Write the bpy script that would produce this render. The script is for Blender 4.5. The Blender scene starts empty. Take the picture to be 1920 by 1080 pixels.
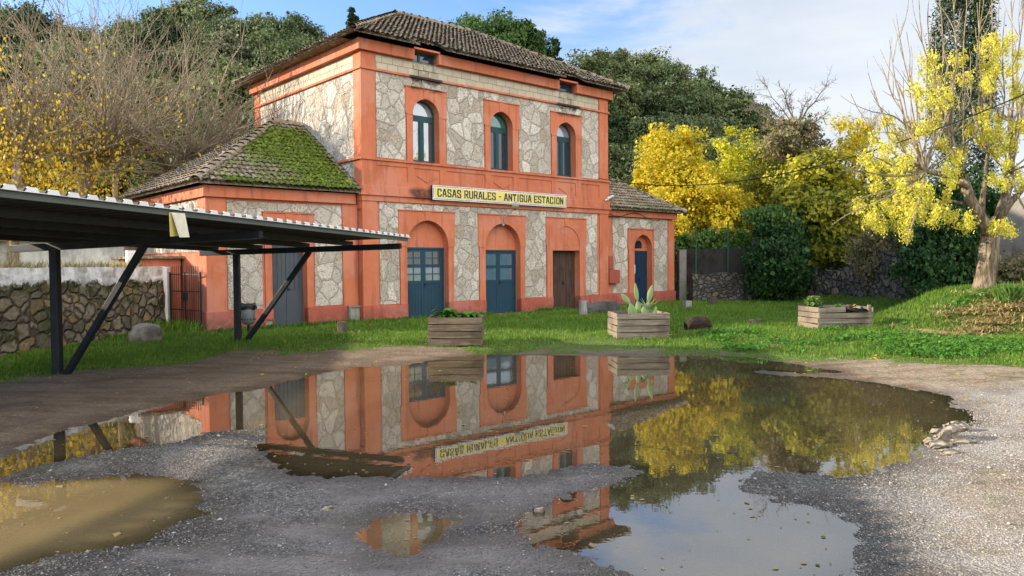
import bpy, math, random
import numpy as np
from mathutils import Matrix, Vector
R = math.radians
SC = bpy.context.scene
COL = SC.collection
rng = np.random.default_rng(7)
random.seed(7)

# ------------------------------------------------------------------ camera model (solved from the photograph's vanishing lines)
CH = 1.9; FPX = 1429.35; PIT = .0312624; ROL = .0076005; TH = .849661
C0 = np.array([-4.4352, 22.7594])
BU = np.array([math.sin(TH), math.cos(TH)]); BV = np.array([-math.cos(TH), math.sin(TH)])
def ray(px, py):
    X = px-960; Y = py-540; c, s = math.cos(ROL), math.sin(ROL)
    a = (c*X-s*Y)/FPX; b = (s*X+c*Y)/FPX
    cp, sp = math.cos(PIT), math.sin(PIT)
    return np.array([a, cp-b*sp, -sp-b*cp])
def gnd(px, py, z=0.):                       # point of the ground (height z) seen at a pixel
    d = ray(px, py); t = (z-CH)/d[2]; return np.array([d[0]*t, d[1]*t, z])
def at(px, py, Y):                           # point at depth Y seen at a pixel
    d = ray(px, py); t = Y/d[1]; return np.array([d[0]*t, Y, d[2]*t+CH])
def fac(px, py, v=0.):                       # (u, z) on a plane parallel to the station front
    d = ray(px, py); t = ((C0@BV)+v)/(d[:2]@BV); P = d*t
    return float((P[:2]-C0)@BU), float(P[2]+CH)
def loc(u, v, z=0.):
    P = C0+u*BU+v*BV; return np.array([P[0], P[1], z])

cam = bpy.data.cameras.new('camera'); co = bpy.data.objects.new('camera', cam); COL.objects.link(co)
cam.sensor_width = 36; cam.lens = FPX/1920*36; cam.clip_end = 3000; cam.clip_start = .05
cp, sp, c, s = math.cos(PIT), math.sin(PIT), math.cos(ROL), math.sin(ROL)
fw = Vector((0, cp, -sp)); up0 = Vector((0, sp, cp)); rt0 = Vector((1, 0, 0))
rt = rt0*c-up0*s; up = rt0*s+up0*c
m = Matrix((rt, up, -fw)).transposed().to_4x4(); m.translation = (0, 0, CH)
co.matrix_world = m; SC.camera = co

# ------------------------------------------------------------------ light
SUN_EL = 18.2; SUN_DIR = np.array([-.995, .05])          # towards the sun: left of the picture and low
SUN_DIR = SUN_DIR/np.linalg.norm(SUN_DIR)
W = bpy.data.worlds.new('World'); SC.world = W; W.use_nodes = True
nt = W.node_tree; nt.nodes.clear()
def wn(t, **k):
    n = nt.nodes.new(t)
    for a, b in k.items(): setattr(n, a, b)
    return n
out = wn('ShaderNodeOutputWorld'); bg = wn('ShaderNodeBackground'); sky = wn('ShaderNodeTexSky')
sky.sky_type = 'NISHITA'; sky.sun_disc = False; sky.sun_elevation = R(SUN_EL)
sky.sun_rotation = math.atan2(SUN_DIR[0], SUN_DIR[1]); sky.air_density = 1.0; sky.dust_density = .6; sky.ozone_density = 1.6
tc = wn('ShaderNodeTexCoord'); sep = wn('ShaderNodeSeparateXYZ'); nt.links.new(tc.outputs['Generated'], sep.inputs[0])
mp = wn('ShaderNodeMapping'); mp.inputs['Scale'].default_value = (1.6, 1.6, 5.5); mp.inputs['Rotation'].default_value = (0, .16, .3)
nt.links.new(tc.outputs['Generated'], mp.inputs['Vector'])
nz = wn('ShaderNodeTexNoise'); nz.inputs['Scale'].default_value = 1.7; nz.inputs['Detail'].default_value = 7; nz.inputs['Roughness'].default_value = .56
nz.inputs['Distortion'].default_value = .5
nt.links.new(mp.outputs[0], nz.inputs['Vector'])
def wmath(op, a, b=None, clamp=False):
    n = wn('ShaderNodeMath', operation=op); n.use_clamp = clamp
    for i, v in enumerate((a, b)):
        if v is None: continue
        if isinstance(v, (int, float)): n.inputs[i].default_value = v
        else: nt.links.new(v, n.inputs[i])
    return n.outputs[0]
# more cloud towards the right (x) and towards the horizon
bias = wmath('ADD', wmath('ADD', wmath('MULTIPLY', sep.outputs['X'], .95), wmath('MULTIPLY', wmath('MAXIMUM', wmath('MULTIPLY', sep.outputs['Y'], -1.), 0.), .45)), wmath('MULTIPLY', sep.outputs['Z'], -.12))
cl = wmath('ADD', nz.outputs['Fac'], bias)
mr = wn('ShaderNodeMapRange'); mr.interpolation_type = 'SMOOTHSTEP'
mr.inputs['From Min'].default_value = .38; mr.inputs['From Max'].default_value = .57; mr.inputs['To Max'].default_value = .93
nt.links.new(cl, mr.inputs['Value'])
nz2 = wn('ShaderNodeTexNoise'); nz2.inputs['Scale'].default_value = 2.6; nz2.inputs['Detail'].default_value = 5; nz2.inputs['Roughness'].default_value = .5
nt.links.new(mp.outputs[0], nz2.inputs['Vector'])
cr = wn('ShaderNodeValToRGB'); cr.color_ramp.elements[0].position = .3; cr.color_ramp.elements[1].position = .7
cr.color_ramp.elements[0].color = (2.15, 2.4, 2.75, 1); cr.color_ramp.elements[1].color = (3.0, 3.1, 3.2, 1)
nt.links.new(nz2.outputs['Fac'], cr.inputs[0])
mx = wn('ShaderNodeMix', data_type='RGBA'); nt.links.new(mr.outputs[0], mx.inputs[0]); tint_ = wn('ShaderNodeMix', data_type='RGBA', blend_type='MULTIPLY'); tint_.inputs[0].default_value = 1; tint_.inputs[7].default_value = (.68, .80, .98, 1); nt.links.new(sky.outputs[0], tint_.inputs[6]); nt.links.new(tint_.outputs[2], mx.inputs[6]); nt.links.new(cr.outputs[0], mx.inputs[7])
# unseen cloud bank added behind the camera, several times brighter, to lift the shade
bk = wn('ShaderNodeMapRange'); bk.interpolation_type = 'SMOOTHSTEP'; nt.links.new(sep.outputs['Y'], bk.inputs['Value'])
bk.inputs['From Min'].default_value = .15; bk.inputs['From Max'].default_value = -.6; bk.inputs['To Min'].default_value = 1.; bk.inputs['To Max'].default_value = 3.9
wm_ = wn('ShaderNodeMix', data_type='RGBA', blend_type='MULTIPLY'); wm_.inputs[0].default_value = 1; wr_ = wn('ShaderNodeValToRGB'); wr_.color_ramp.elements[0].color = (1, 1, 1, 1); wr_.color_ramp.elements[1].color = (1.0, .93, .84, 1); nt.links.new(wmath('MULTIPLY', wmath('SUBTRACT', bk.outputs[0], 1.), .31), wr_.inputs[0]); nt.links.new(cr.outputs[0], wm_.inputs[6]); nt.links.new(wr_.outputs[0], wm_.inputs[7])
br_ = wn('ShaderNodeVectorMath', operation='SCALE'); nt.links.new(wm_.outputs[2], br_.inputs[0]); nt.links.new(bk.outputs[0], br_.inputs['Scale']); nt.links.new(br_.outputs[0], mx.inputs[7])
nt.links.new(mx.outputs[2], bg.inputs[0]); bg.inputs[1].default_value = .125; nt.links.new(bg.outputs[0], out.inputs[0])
sl = bpy.data.lights.new('sun', 'SUN'); sl.energy = 3.7; sl.angle = R(.55); sl.color = (1, .87, .68)
so = bpy.data.objects.new('sun', sl); COL.objects.link(so)
sv = Vector((SUN_DIR[0]*math.cos(R(SUN_EL)), SUN_DIR[1]*math.cos(R(SUN_EL)), math.sin(R(SUN_EL))))
so.rotation_euler = sv.to_track_quat('Z', 'Y').to_euler(); so.location = (-40, 0, 30)
SC.view_settings.view_transform = 'Standard'; SC.view_settings.look = 'None'; SC.view_settings.exposure = 1.35; SC.view_settings.gamma = 1
SC.cycles.max_bounces = 8; SC.cycles.transparent_max_bounces = 12; SC.cycles.diffuse_bounces = 3; SC.cycles.glossy_bounces = 3
SC.cycles.caustics_reflective = False; SC.cycles.caustics_refractive = False
SC.cycles.use_denoising = True

# ------------------------------------------------------------------ material helper
class M:
    def __init__(s, name, rough=.85, spec=.3):
        s.m = bpy.data.materials.new(name); s.m.use_nodes = True; s.t = s.m.node_tree; s.N = s.t.nodes; s.L = s.t.links
        s.b = s.N['Principled BSDF']; s.out = s.N['Material Output']
        s.b.inputs['Roughness'].default_value = rough; s.b.inputs['Specular IOR Level'].default_value = spec
        s._tc = None
    def n(s, t, ins={}, **k):
        x = s.N.new(t)
        for a, b in k.items(): setattr(x, a, b)
        for a, b in ins.items(): s.set(x.inputs[a], b)
        return x
    def set(s, sock, v):
        if isinstance(v, bpy.types.NodeSocket): s.L.new(v, sock)
        elif isinstance(v, tuple) and len(v) == 3 and sock.type == 'RGBA': sock.default_value = (*v, 1)
        else: sock.default_value = v
    def co(s, kind='Object'):
        if s._tc is None: s._tc = s.n('ShaderNodeTexCoord')
        return s._tc.outputs[kind]
    def wpos(s): return s.n('ShaderNodeNewGeometry').outputs['Position']
    def noise(s, scale, detail=4, rough=.55, vec=None, dist=0, out='Fac'):
        return s.n('ShaderNodeTexNoise', {'Vector': vec if vec is not None else s.co(), 'Scale': scale, 'Detail': detail, 'Roughness': rough, 'Distortion': dist}).outputs[out]
    def math(s, op, a, b=0., clamp=False):
        x = s.n('ShaderNodeMath', {0: a, 1: b}, operation=op); x.use_clamp = clamp; return x.outputs[0]
    def ramp(s, f, a, b, lo=0., hi=1.):
        return s.n('ShaderNodeMapRange', {'Value': f, 'From Min': a, 'From Max': b, 'To Min': lo, 'To Max': hi}, interpolation_type='SMOOTHSTEP').outputs[0]
    def mix(s, f, a, b, mode='MIX'):
        x = s.n('ShaderNodeMix', data_type='RGBA', blend_type=mode); s.set(x.inputs[0], f); s.set(x.inputs[6], a); s.set(x.inputs[7], b); return x.outputs[2]
    def map(s, vec, sc=(1, 1, 1), lo=(0, 0, 0), rot=(0, 0, 0)):
        return s.n('ShaderNodeMapping', {'Vector': vec, 'Scale': sc, 'Location': lo, 'Rotation': rot}).outputs[0]
    def bump(s, h, strength=.5, dist=.02, normal=None):
        i = {'Height': h, 'Strength': strength, 'Distance': dist}
        if normal is not None: i['Normal'] = normal
        return s.n('ShaderNodeBump', i).outputs[0]
    def attr(s, name, out='Color'): return s.n('ShaderNodeAttribute', attribute_name=name).outputs[out]
    def sep(s, c): return s.n('ShaderNodeSeparateColor', {0: c}).outputs
    def sepv(s, c): return s.n('ShaderNodeSeparateXYZ', {0: c}).outputs
    def comb(s, x, y, z=0.): return s.n('ShaderNodeCombineXYZ', {0: x, 1: y, 2: z}).outputs[0]
    def fin(s, col=None, nrm=None, rough=None):
        if col is not None: s.set(s.b.inputs['Base Color'], col)
        if nrm is not None: s.set(s.b.inputs['Normal'], nrm)
        if rough is not None: s.set(s.b.inputs['Roughness'], rough)
        return s.m

def stucco(name, col, dark, stain=0.):
    a = M(name, .9, .15)
    n1 = a.noise(.9, 5, .6); n2 = a.noise(7, 5, .65); n3 = a.noise(40, 3, .6)
    c = a.mix(a.ramp(n1, .3, .72), dark, col)
    c = a.mix(a.ramp(n2, .45, .75, 0, .35), c, tuple(x*.72 for x in col))
    pl_ = a.noise(.55, 6, .72, a.map(a.co(), (1, 1, 1), (5, 2, 8))); c = a.mix(a.ramp(pl_, .47, .6, 0, .62), c, tuple(min(1, x*.82+.08) for x in col)); c = a.mix(a.ramp(n2, .34, .22, 0, .4), c, tuple(min(1, x*.8+.16) for x in col))
    zs_ = a.sepv(a.co())[2]; c = a.mix(a.math('MULTIPLY', a.ramp(zs_, .75, .1, 0, .75), a.ramp(n2, .35, .6)), c, (.10, .075, .05))
    v = a.map(a.co(), (3.5, 3.5, .35)); st = a.noise(1.6, 5, .6, v)
    c = a.mix(a.ramp(st, .5, .7, 0, .58), c, tuple(x*.42+.01 for x in col))
    chips = a.ramp(a.noise(9, 3, .5, a.map(a.co(), (1, 1, 1), (3.1, 7, 1))), .735, .76)
    c = a.mix(a.math('MULTIPLY', chips, .75), c, (.55, .46, .4))
    if stain:
        # soot-black run-off under the two eaves windows, shaped by where the water drips
        p = a.sepv(a.co()); tot = None
        for cx, zz in ((2.35, 7.75), (8.75, 7.75)):
            dx = a.math('ABSOLUTE', a.math('SUBTRACT', p[0], cx)); dz = a.math('ABSOLUTE', a.math('SUBTRACT', p[2], zz))
            f = a.math('MULTIPLY', a.ramp(dx, .45, .95, 1, 0), a.ramp(dz, .12, .75, 1, 0)); tot = f if tot is None else a.math('MAXIMUM', tot, f)
        dx = a.math('ABSOLUTE', a.math('SUBTRACT', p[0], 2.2)); dz = a.math('ABSOLUTE', a.math('SUBTRACT', p[2], 4.12))
        tot = a.math('MAXIMUM', tot, a.math('MULTIPLY', a.ramp(dx, .3, 1.1, .8, 0), a.ramp(dz, .1, .4, 1, 0)))
        k = a.ramp(a.math('ADD', a.math('MULTIPLY', tot, .75), a.math('MULTIPLY', a.noise(6, 5, .7), .6)), .62, 1.0, 0, .93)
        c = a.mix(k, c, (.035, .028, .024))
    return a.fin(c, a.bump(a.math('ADD', a.math('MULTIPLY', n2, .6), n3), .25, .012))

def stone_panel(name, ax='xz', scale=2.0, warm=0., stain=False):
    a = M(name, .92, .15)
    p = a.sepv(a.co())
    u = p[0] if ax[0] == 'x' else p[1]
    v = a.comb(u, p[2]); 
    dn = a.noise(1.1, 2, .5, a.co(), 0, 'Color')
    vv = a.n('ShaderNodeVectorMath', {0: v, 1: a.n('ShaderNodeVectorMath', {0: dn, 'Scale': .32}, operation='SCALE').outputs[0]}, operation='ADD').outputs[0]
    wob = a.n('ShaderNodeVectorMath', {0: a.noise(5, 4, .6, a.co(), 0, 'Color'), 'Scale': .11}, operation='SCALE').outputs[0]; vv = a.n('ShaderNodeVectorMath', {0: vv, 1: wob}, operation='ADD').outputs[0]
    # a second axis turn so the stones are not all upright
    vv = a.map(vv, (1.0, .86, 1), rot=(0, 0, .6))
    f1 = a.n('ShaderNodeTexVoronoi', {'Vector': vv, 'Scale': scale, 'Randomness': .95}, voronoi_dimensions='2D', feature='F1')
    ed = a.n('ShaderNodeTexVoronoi', {'Vector': vv, 'Scale': scale, 'Randomness': .95}, voronoi_dimensions='2D', feature='DISTANCE_TO_EDGE').outputs['Distance']
    cid = a.sep(f1.outputs['Color'])
    base = a.mix(cid[0], (.50, .435, .35), (.80, .725, .62))
    base = a.mix(a.math('MULTIPLY', a.ramp(cid[1], .7, .95), .5), base, (.33, .29, .245))
    base = a.mix(a.math('MULTIPLY', a.ramp(cid[2], .8, .97), .6+warm), base, (.46, .34, .215))
    # chisel marks turned per stone
    ang = a.math('MULTIPLY', cid[1], 6.28)
    rot = a.n('ShaderNodeVectorRotate', {'Vector': v, 'Angle': ang}, rotation_type='Z_AXIS').outputs[0]
    ch = a.noise(11, 4, .62, a.map(rot, (1, 3.2, 1)))
    chd = a.ramp(ch, .50, .66)
    base = a.mix(a.math('MULTIPLY', chd, a.ramp(cid[2], .1, .6, .3, 1.)), base, (.15, .13, .11))
    g = a.noise(26, 5, .7)
    pit = a.noise(9, 8, .78); base = a.mix(a.ramp(g, .46, .68, 0, .6), base, (.30, .26, .215)); base = a.mix(a.ramp(pit, .53, .64, 0, .8), base, (.21, .18, .15)); base = a.mix(a.ramp(pit, .46, .34, 0, .5), base, (.80, .74, .65))
    pat = a.noise(1.3, 5, .6)
    base = a.mix(a.ramp(pat, .5, .75, 0, .4), base, (.30, .265, .225))
    ed = a.math('ADD', ed, a.math('MULTIPLY', a.math('SUBTRACT', a.noise(7, 5, .7), .5), .075)); mort = a.ramp(ed, .02, .055, 1, 0); line = a.math('MULTIPLY', a.ramp(ed, .04, .055), a.ramp(ed, .06, .085, 1, 0))
    base = a.mix(a.math('MULTIPLY', line, a.ramp(pit, .3, .6, .05, .5)), base, (.22, .19, .155))
    base = a.mix(mort, base, a.mix(a.ramp(pit, .35, .65), (.38, .33, .27), (.68, .60, .50)))
    if stain:
        tot = None
        for cx, zz in ((2.35, 7.85), (8.75, 7.85)):
            dx = a.math('ABSOLUTE', a.math('SUBTRACT', p[0], cx)); dz = a.math('ABSOLUTE', a.math('SUBTRACT', p[2], zz))
            f = a.math('MULTIPLY', a.ramp(dx, .4, .9, 1, 0), a.ramp(dz, .1, .6, 1, 0)); tot = f if tot is None else a.math('MAXIMUM', tot, f)
        k = a.ramp(a.math('ADD', a.math('MULTIPLY', tot, .55), a.math('MULTIPLY', a.noise(5, 5, .7), .7)), .72, .92, 0, .9)
        base = a.mix(k, base, (.04, .033, .028))
    h = a.math('ADD', a.math('MULTIPLY', mort, .9), a.math('ADD', a.math('MULTIPLY', ch, -.7), a.math('MULTIPLY', g, .55)))
    return a.fin(base, a.bump(a.math('ADD', h, a.math('MULTIPLY', pit, .9)), 1., .045))

def ashlar(name, ax='xz', stain=False):
    a = M(name, .92, .15); p = a.sepv(a.co()); u = p[0] if ax[0] == 'x' else p[1]
    v = a.comb(u, a.math('SUBTRACT', p[2], 7.82))
    dn = a.noise(2.2, 3, .5, a.co(), 0, 'Color')
    v = a.n('ShaderNodeVectorMath', {0: v, 1: a.n('ShaderNodeVectorMath', {0: dn, 'Scale': .03}, operation='SCALE').outputs[0]}, operation='ADD').outputs[0]
    br = a.n('ShaderNodeTexBrick', {'Vector': v, 'Color1': (.54, .46, .34), 'Color2': (.44, .38, .29), 'Mortar': (.34, .28, .2), 'Scale': 1., 'Mortar Size': .012, 'Mortar Smooth': .4, 'Bias': 0., 'Brick Width': .38, 'Row Height': .215})
    g = a.noise(22, 5, .7); c = a.mix(a.ramp(g, .52, .72, 0, .5), br.outputs[0], (.22, .19, .15))
    if stain:
        tot = None
        for cx in (2.35, 8.75):
            dx = a.math('ABSOLUTE', a.math('SUBTRACT', p[0], cx)); f = a.ramp(dx, .35, .8, 1, 0); tot = f if tot is None else a.math('MAXIMUM', tot, f)
        k = a.ramp(a.math('ADD', a.math('MULTIPLY', tot, .42), a.math('MULTIPLY', a.noise(5, 5, .75), .75)), .66, .84, 0, .93)
        k = a.math('MULTIPLY', k, a.math('ADD', a.math('MULTIPLY', br.outputs['Fac'], .6), .4))
        c = a.mix(k, c, (.04, .033, .028))
    h = a.math('ADD', a.math('MULTIPLY', br.outputs['Fac'], -1.), a.math('MULTIPLY', g, .5))
    return a.fin(c, a.bump(h, .7, .02))

def rubble(name, scale, c1, c2, mortar, moss=0., warm=.3, lime=0):
    a = M(name, .95, .1); v = a.co()
    dn = a.noise(2.0, 2, .5, v, 0, 'Color')
    vv = a.n('ShaderNodeVectorMath', {0: v, 1: a.n('ShaderNodeVectorMath', {0: dn, 'Scale': .38}, operation='SCALE').outputs[0]}, operation='ADD').outputs[0]
    vv = a.map(vv, (1, 1, 1.25))
    f1 = a.n('ShaderNodeTexVoronoi', {'Vector': vv, 'Scale': scale}, feature='F1'); ed = a.n('ShaderNodeTexVoronoi', {'Vector': vv, 'Scale': scale}, feature='DISTANCE_TO_EDGE').outputs['Distance']
    cid = a.sep(f1.outputs['Color']); c = a.mix(cid[0], c1, c2)
    c = a.mix(a.math('MULTIPLY', a.ramp(cid[1], .7, .9), warm), c, (.32, .2, .1))
    g = a.noise(14, 6, .7); c = a.mix(a.ramp(g, .45, .7, 0, .6), c, tuple(x*.4 for x in c1))
    mo = a.ramp(ed, .02, .09, 1, 0); c = a.mix(mo, c, mortar)
    if lime:
        zz = a.math('ADD', a.sepv(v)[2], a.math('ADD', a.math('MULTIPLY', a.math('SUBTRACT', a.noise(1.1, 5, .65), .5), .55), a.math('MULTIPLY', a.math('SUBTRACT', g, .5), .35)))
        lm_ = a.ramp(zz, lime-.03, lime+.07)
    if moss:
        mk = a.ramp(a.noise(1.7, 6, .7), .5, .64, 0, moss); c = a.mix(mk, c, (.045, .062, .015))
    if lime:
        mb_ = a.ramp(zz, lime-.32, lime-.05); mb_ = a.math('MULTIPLY', mb_, a.ramp(a.noise(3, 5, .7), .35, .6)); c = a.mix(mb_, c, (.055, .06, .022))
        lw = a.mix(a.ramp(a.noise(2.2, 6, .7), .42, .62, 0, .75), (.66, .65, .63), (.22, .21, .19)); c = a.mix(lm_, c, lw)
    hz_ = a.ramp(ed, 0, .16) if not lime else a.mix(lm_, a.ramp(ed, 0, .16), (.8, .8, .8)); h = a.math('ADD', hz_, a.math('MULTIPLY', g, .35))
    return a.fin(c, a.bump(h, 1., .07))

def wood(name, c1, c2, ax=0, rough=.9, grain=1.):
    a = M(name, rough, .2); sc = [14, 14, 14]; sc[ax] = .9
    n = a.noise(2.2, 6, .65, a.map(a.co(), tuple(sc))); b = a.noise(1.5, 4, .6)
    c = a.mix(a.ramp(n, .32, .68), c1, c2); c = a.mix(a.ramp(b, .48, .7, 0, .55), c, tuple(x*.42 for x in c1))
    return a.fin(c, a.bump(n, .5*grain, .01))

def paint(name, col, rough=.55, wear=.3, wearcol=(.25, .25, .24), spec=.35):
    a = M(name, rough, spec); n = a.noise(5, 6, .7); n2 = a.noise(1.2, 4, .6)
    c = a.mix(a.ramp(n2, .35, .7, 0, .35), col, tuple(x*.6 for x in col)); c = a.mix(a.ramp(n, .62, .72, 0, wear), c, wearcol)
    return a.fin(c, a.bump(n, .12, .006), a.ramp(n, .3, .7, max(.05, rough-.12), min(1, rough+.15)))

def foliage(name, c1, c2, c3=None, f3=.0, trans=.28, rough=.6):
    # leaf colour varies leaf by leaf and clump by clump; light passes through thin leaves
    a = M(name, rough, .25); t = a.sep(a.attr('tint'))
    c = a.mix(a.math('ADD', a.math('MULTIPLY', t[0], .55), a.math('MULTIPLY', t[1], .45)), c1, c2)
    if c3: c = a.mix(a.math('GREATER_THAN', t[2], 1-f3), c, c3)
    a.fin(c)
    tr = a.n('ShaderNodeBsdfTranslucent', {'Color': c}); ms = a.n('ShaderNodeMixShader', {0: trans, 1: a.b.outputs[0], 2: tr.outputs[0]})
    a.L.new(ms.outputs[0], a.out.inputs[0]); return a.m

def bark(name, c1, c2, sc=3.):
    a = M(name, .95, .1); n = a.noise(sc, 7, .7, a.map(a.co(), (5, 5, .8))); b = a.noise(2, 4, .6)
    c = a.mix(a.ramp(n, .38, .64), c1, c2); c = a.mix(a.ramp(b, .5, .7, 0, .4), c, tuple(x*.5 for x in c1))
    return a.fin(c, a.bump(n, 1., .05))

def glass(name, refl=.40, base=(.02, .025, .03)):
    a = M(name, .03, .5); a.set(a.b.inputs['Base Color'], a.mix(a.noise(3, 4, .6), base, tuple(x*2.2 for x in base)))
    w = a.bump(a.noise(2.5, 2, .5), .05, .02)
    g = a.n('ShaderNodeBsdfGlossy', {'Color': (.9, .93, .95), 'Roughness': .02, 'Normal': w})
    ms = a.n('ShaderNodeMixShader', {0: refl, 1: a.b.outputs[0], 2: g.outputs[0]}); a.L.new(ms.outputs[0], a.out.inputs[0]); return a.m

MT = {}
MT['stucco'] = stucco('orange_stucco', (.57, .183, .094), (.49, .148, .075), 1)
MT['plinth'] = stucco('red_plinth', (.47, .12, .08), (.38, .095, .062))
MT['stone'] = stone_panel('facade_stone', 'xz', 2.6, 0, True)
MT['stone_side'] = stone_panel('side_stone', 'yz', 2.2)
MT['ashlar'] = ashlar('frieze_blocks', 'xz', True); MT['ashlar_side'] = ashlar('frieze_blocks_side', 'yz')
MT['blue'] = paint('blue_door_paint', (.013, .048, .078), .55, .35, (.05, .085, .105))
MT['green_frame'] = paint('green_window_paint', (.012, .05, .055), .45, .1)
MT['slate'] = paint('slate_door_paint', (.055, .068, .082), .5, .15, (.1, .11, .12))
MT['deepblue'] = paint('deep_blue_paint', (.007, .03, .062), .5, .25, (.03, .05, .075))
MT['brown_door'] = wood('brown_door_wood', (.05, .028, .02), (.095, .06, .045), 2)
MT['pane'] = glass('window_glass', .32); MT['pane_dark'] = glass('dark_glass', .05, (.01, .02, .03)); MT['pane_green'] = glass('green_glass', .12, (.01, .08, .05))
MT['pane_grey'] = glass('dusty_glass', .22, (.13, .16, .18))
MT['black_metal'] = paint('dark_blue_steel', (.010, .014, .020), .5, .25, (.03, .035, .04))
MT['iron'] = paint('black_iron', (.012, .012, .014), .6, .15, (.06, .04, .03))
MT['white_wall'] = None
def plainwall(name, col, dirt, k=.6):
    a = M(name, .95, .1); n = a.noise(1.2, 6, .7, a.map(a.co(), (1, 1, .5))); n2 = a.noise(9, 5, .7)
    c = a.mix(a.ramp(n, .42, .68, 0, k), col, dirt); c = a.mix(a.ramp(n2, .5, .75, 0, .4), c, tuple(x*.5 for x in dirt)); return a.fin(c, a.bump(n2, .5, .02))
MT['white_wall'] = plainwall('limewash', (.70, .68, .64), (.25, .24, .21), .8)
MT['white_house'] = plainwall('white_render', (.85, .84, .80), (.7, .67, .62), .5)
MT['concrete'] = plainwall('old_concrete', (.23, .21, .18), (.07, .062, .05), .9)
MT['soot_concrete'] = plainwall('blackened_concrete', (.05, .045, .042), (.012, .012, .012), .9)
MT['rubble_left'] = rubble('mossy_rubble', 2.9, (.12, .10, .075), (.255, .215, .155), (.085, .07, .05), .55, .6, 1.52)
MT['rubble_dark'] = rubble('dark_rubble', 4.2, (.075, .068, .06), (.165, .15, .13), (.06, .053, .045), .3, .3)
MT['rubble_back'] = rubble('field_stone', 2.9, (.10, .085, .07), (.235, .20, .16), (.055, .048, .038), .35, .5)
MT['rock'] = rubble('pale_rock', 4., (.34, .29, .23), (.44, .37, .28), (.30, .26, .2), 0., .4)
MT['granite'] = plainwall('granite', (.115, .11, .105), (.04, .038, .036), .8)
MT['old_wood'] = wood('weathered_boards', (.135, .105, .078), (.30, .245, .185), 0)
MT['dark_wood'] = wood('dark_wet_boards', (.11, .078, .05), (.27, .205, .14), 0)
MT['stump'] = wood('stump_wood', (.06, .045, .035), (.14, .11, .085), 2)
MT['log_bark'] = wood('log_bark', (.016, .011, .008), (.055, .036, .025), 0)
MT['grey_post'] = wood('grey_post_wood', (.20, .185, .165), (.36, .34, .31), 2)
MT['galv'] = paint('galvanised_sheet', (.62, .63, .63), .38, .2, (.45, .44, .42)); MT['galv'].node_tree.nodes['Principled BSDF'].inputs['Metallic'].default_value = .35
MT['under'] = paint('purlin_steel', (.05, .055, .052), .6, .35, (.10, .10, .085))
MT['fascia'] = paint('grey_fascia', (.115, .13, .115), .55, .3, (.07, .08, .065)); MT['under2'] = paint('sheet_underside', (.05, .053, .05), .7, .2, (.03, .03, .028))
MT['paper'] = plainwall('sun_bleached_paper', (.68, .64, .52), (.5, .43, .3), .5)
MT['bin'] = paint('grey_plastic', (.14, .15, .15), .45, .1); MT['bag'] = paint('black_bag', (.012, .012, .013), .35, .0)
MT['soil'] = plainwall('soil', (.035, .025, .017), (.02, .014, .01), .6)
MT['cable'] = paint('black_cable', (.012, .012, .012), .5, 0)
MT['yellow_tile'] = paint('yellow_tile', (.72, .60, .17), .25, .05, (.6, .5, .2)); MT['white_tile'] = paint('white_tile', (.78, .78, .75), .25, .05); MT['navy'] = paint('navy_glaze', (.012, .016, .05), .3, 0)
MT['white_paint'] = paint('white_paint', (.75, .75, .73), .5, .1)
MT['red_box'] = paint('red_box_paint', (.36, .085, .055), .6, .1, (.2, .05, .04))
MT['lamp_metal'] = paint('lamp_metal', (.45, .45, .43), .35, .2); MT['lamp_bowl'] = paint('lamp_bowl', (.32, .22, .06), .3, .1)
MT['pale_blue'] = paint('pale_blue_shutter', (.42, .50, .62), .6, .1)
MT['green_post'] = paint('green_post', (.02, .10, .05), .5, .1)
MT['cream_stain'] = plainwall('graffiti_metal', (.33, .34, .27), (.035, .04, .035), 1.)

def tilemat(name, moss=False):
    a = M(name, .97, .1); t = a.sep(a.attr('tint'))
    n = a.noise(9, 6, .75); n2 = a.noise(2.2, 5, .7)
    c = a.mix(t[0], (.19, .145, .095), (.37, .295, .205))
    c = a.mix(a.math('MULTIPLY', a.math('GREATER_THAN', t[0], .93), .6), c, (.30, .14, .085))
    c = a.mix(a.ramp(n2, .45, .62, 0, .75), c, (.15, .125, .085))          # dark lichen
    c = a.mix(a.ramp(n, .52, .64, 0, .8), c, (.54, .50, .41))             # pale lichen
    c = a.mix(a.ramp(a.noise(5, 5, .7), .6, .7, 0, .5), c, (.12, .12, .05))
    if moss: c = a.mix(a.ramp(a.math('ADD', t[1], a.math('MULTIPLY', a.math('SUBTRACT', n, .5), 1.6)), .25, .85, 0, .92), c, (.075, .115, .018))
    return a.fin(c, a.bump(n, .8, .02))
MT['tile'] = tilemat('lichened_tiles'); MT['tile_moss'] = tilemat('mossy_tiles', True)
MT['tile_edge'] = tilemat('ridge_tiles')
MT['moss'] = foliage('roof_moss', (.12, .175, .016), (.28, .37, .045), (.26, .22, .08), .10, .25, .9)
MT['oak'] = foliage('holm_oak_leaves', (.042, .07, .02), (.125, .165, .058), (.21, .215, .11), .12, .2)
MT['oak_light'] = foliage('cork_oak_leaves', (.072, .10, .028), (.18, .215, .075), (.25, .245, .12), .12, .22)
MT['olive'] = foliage('olive_leaves', (.09, .11, .05), (.21, .23, .12), (.28, .27, .17), .15, .2)
MT['deep'] = foliage('ilex_leaves', (.018, .04, .014), (.06, .10, .035), None, 0, .12)
MT['pine'] = foliage('pine_needles', (.022, .055, .01), (.075, .145, .022), None, 0, .15)
MT['darkpine'] = foliage('dark_pine_needles', (.012, .03, .012), (.03, .06, .02), None, 0, .1)
MT['cypress'] = foliage('cypress_leaves', (.02, .04, .012), (.055, .09, .03), (.09, .10, .05), .1, .12)
MT['yellow'] = foliage('yellow_leaves', (.55, .42, .022), (.80, .66, .055), (.38, .39, .04), .15, .45)
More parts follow.
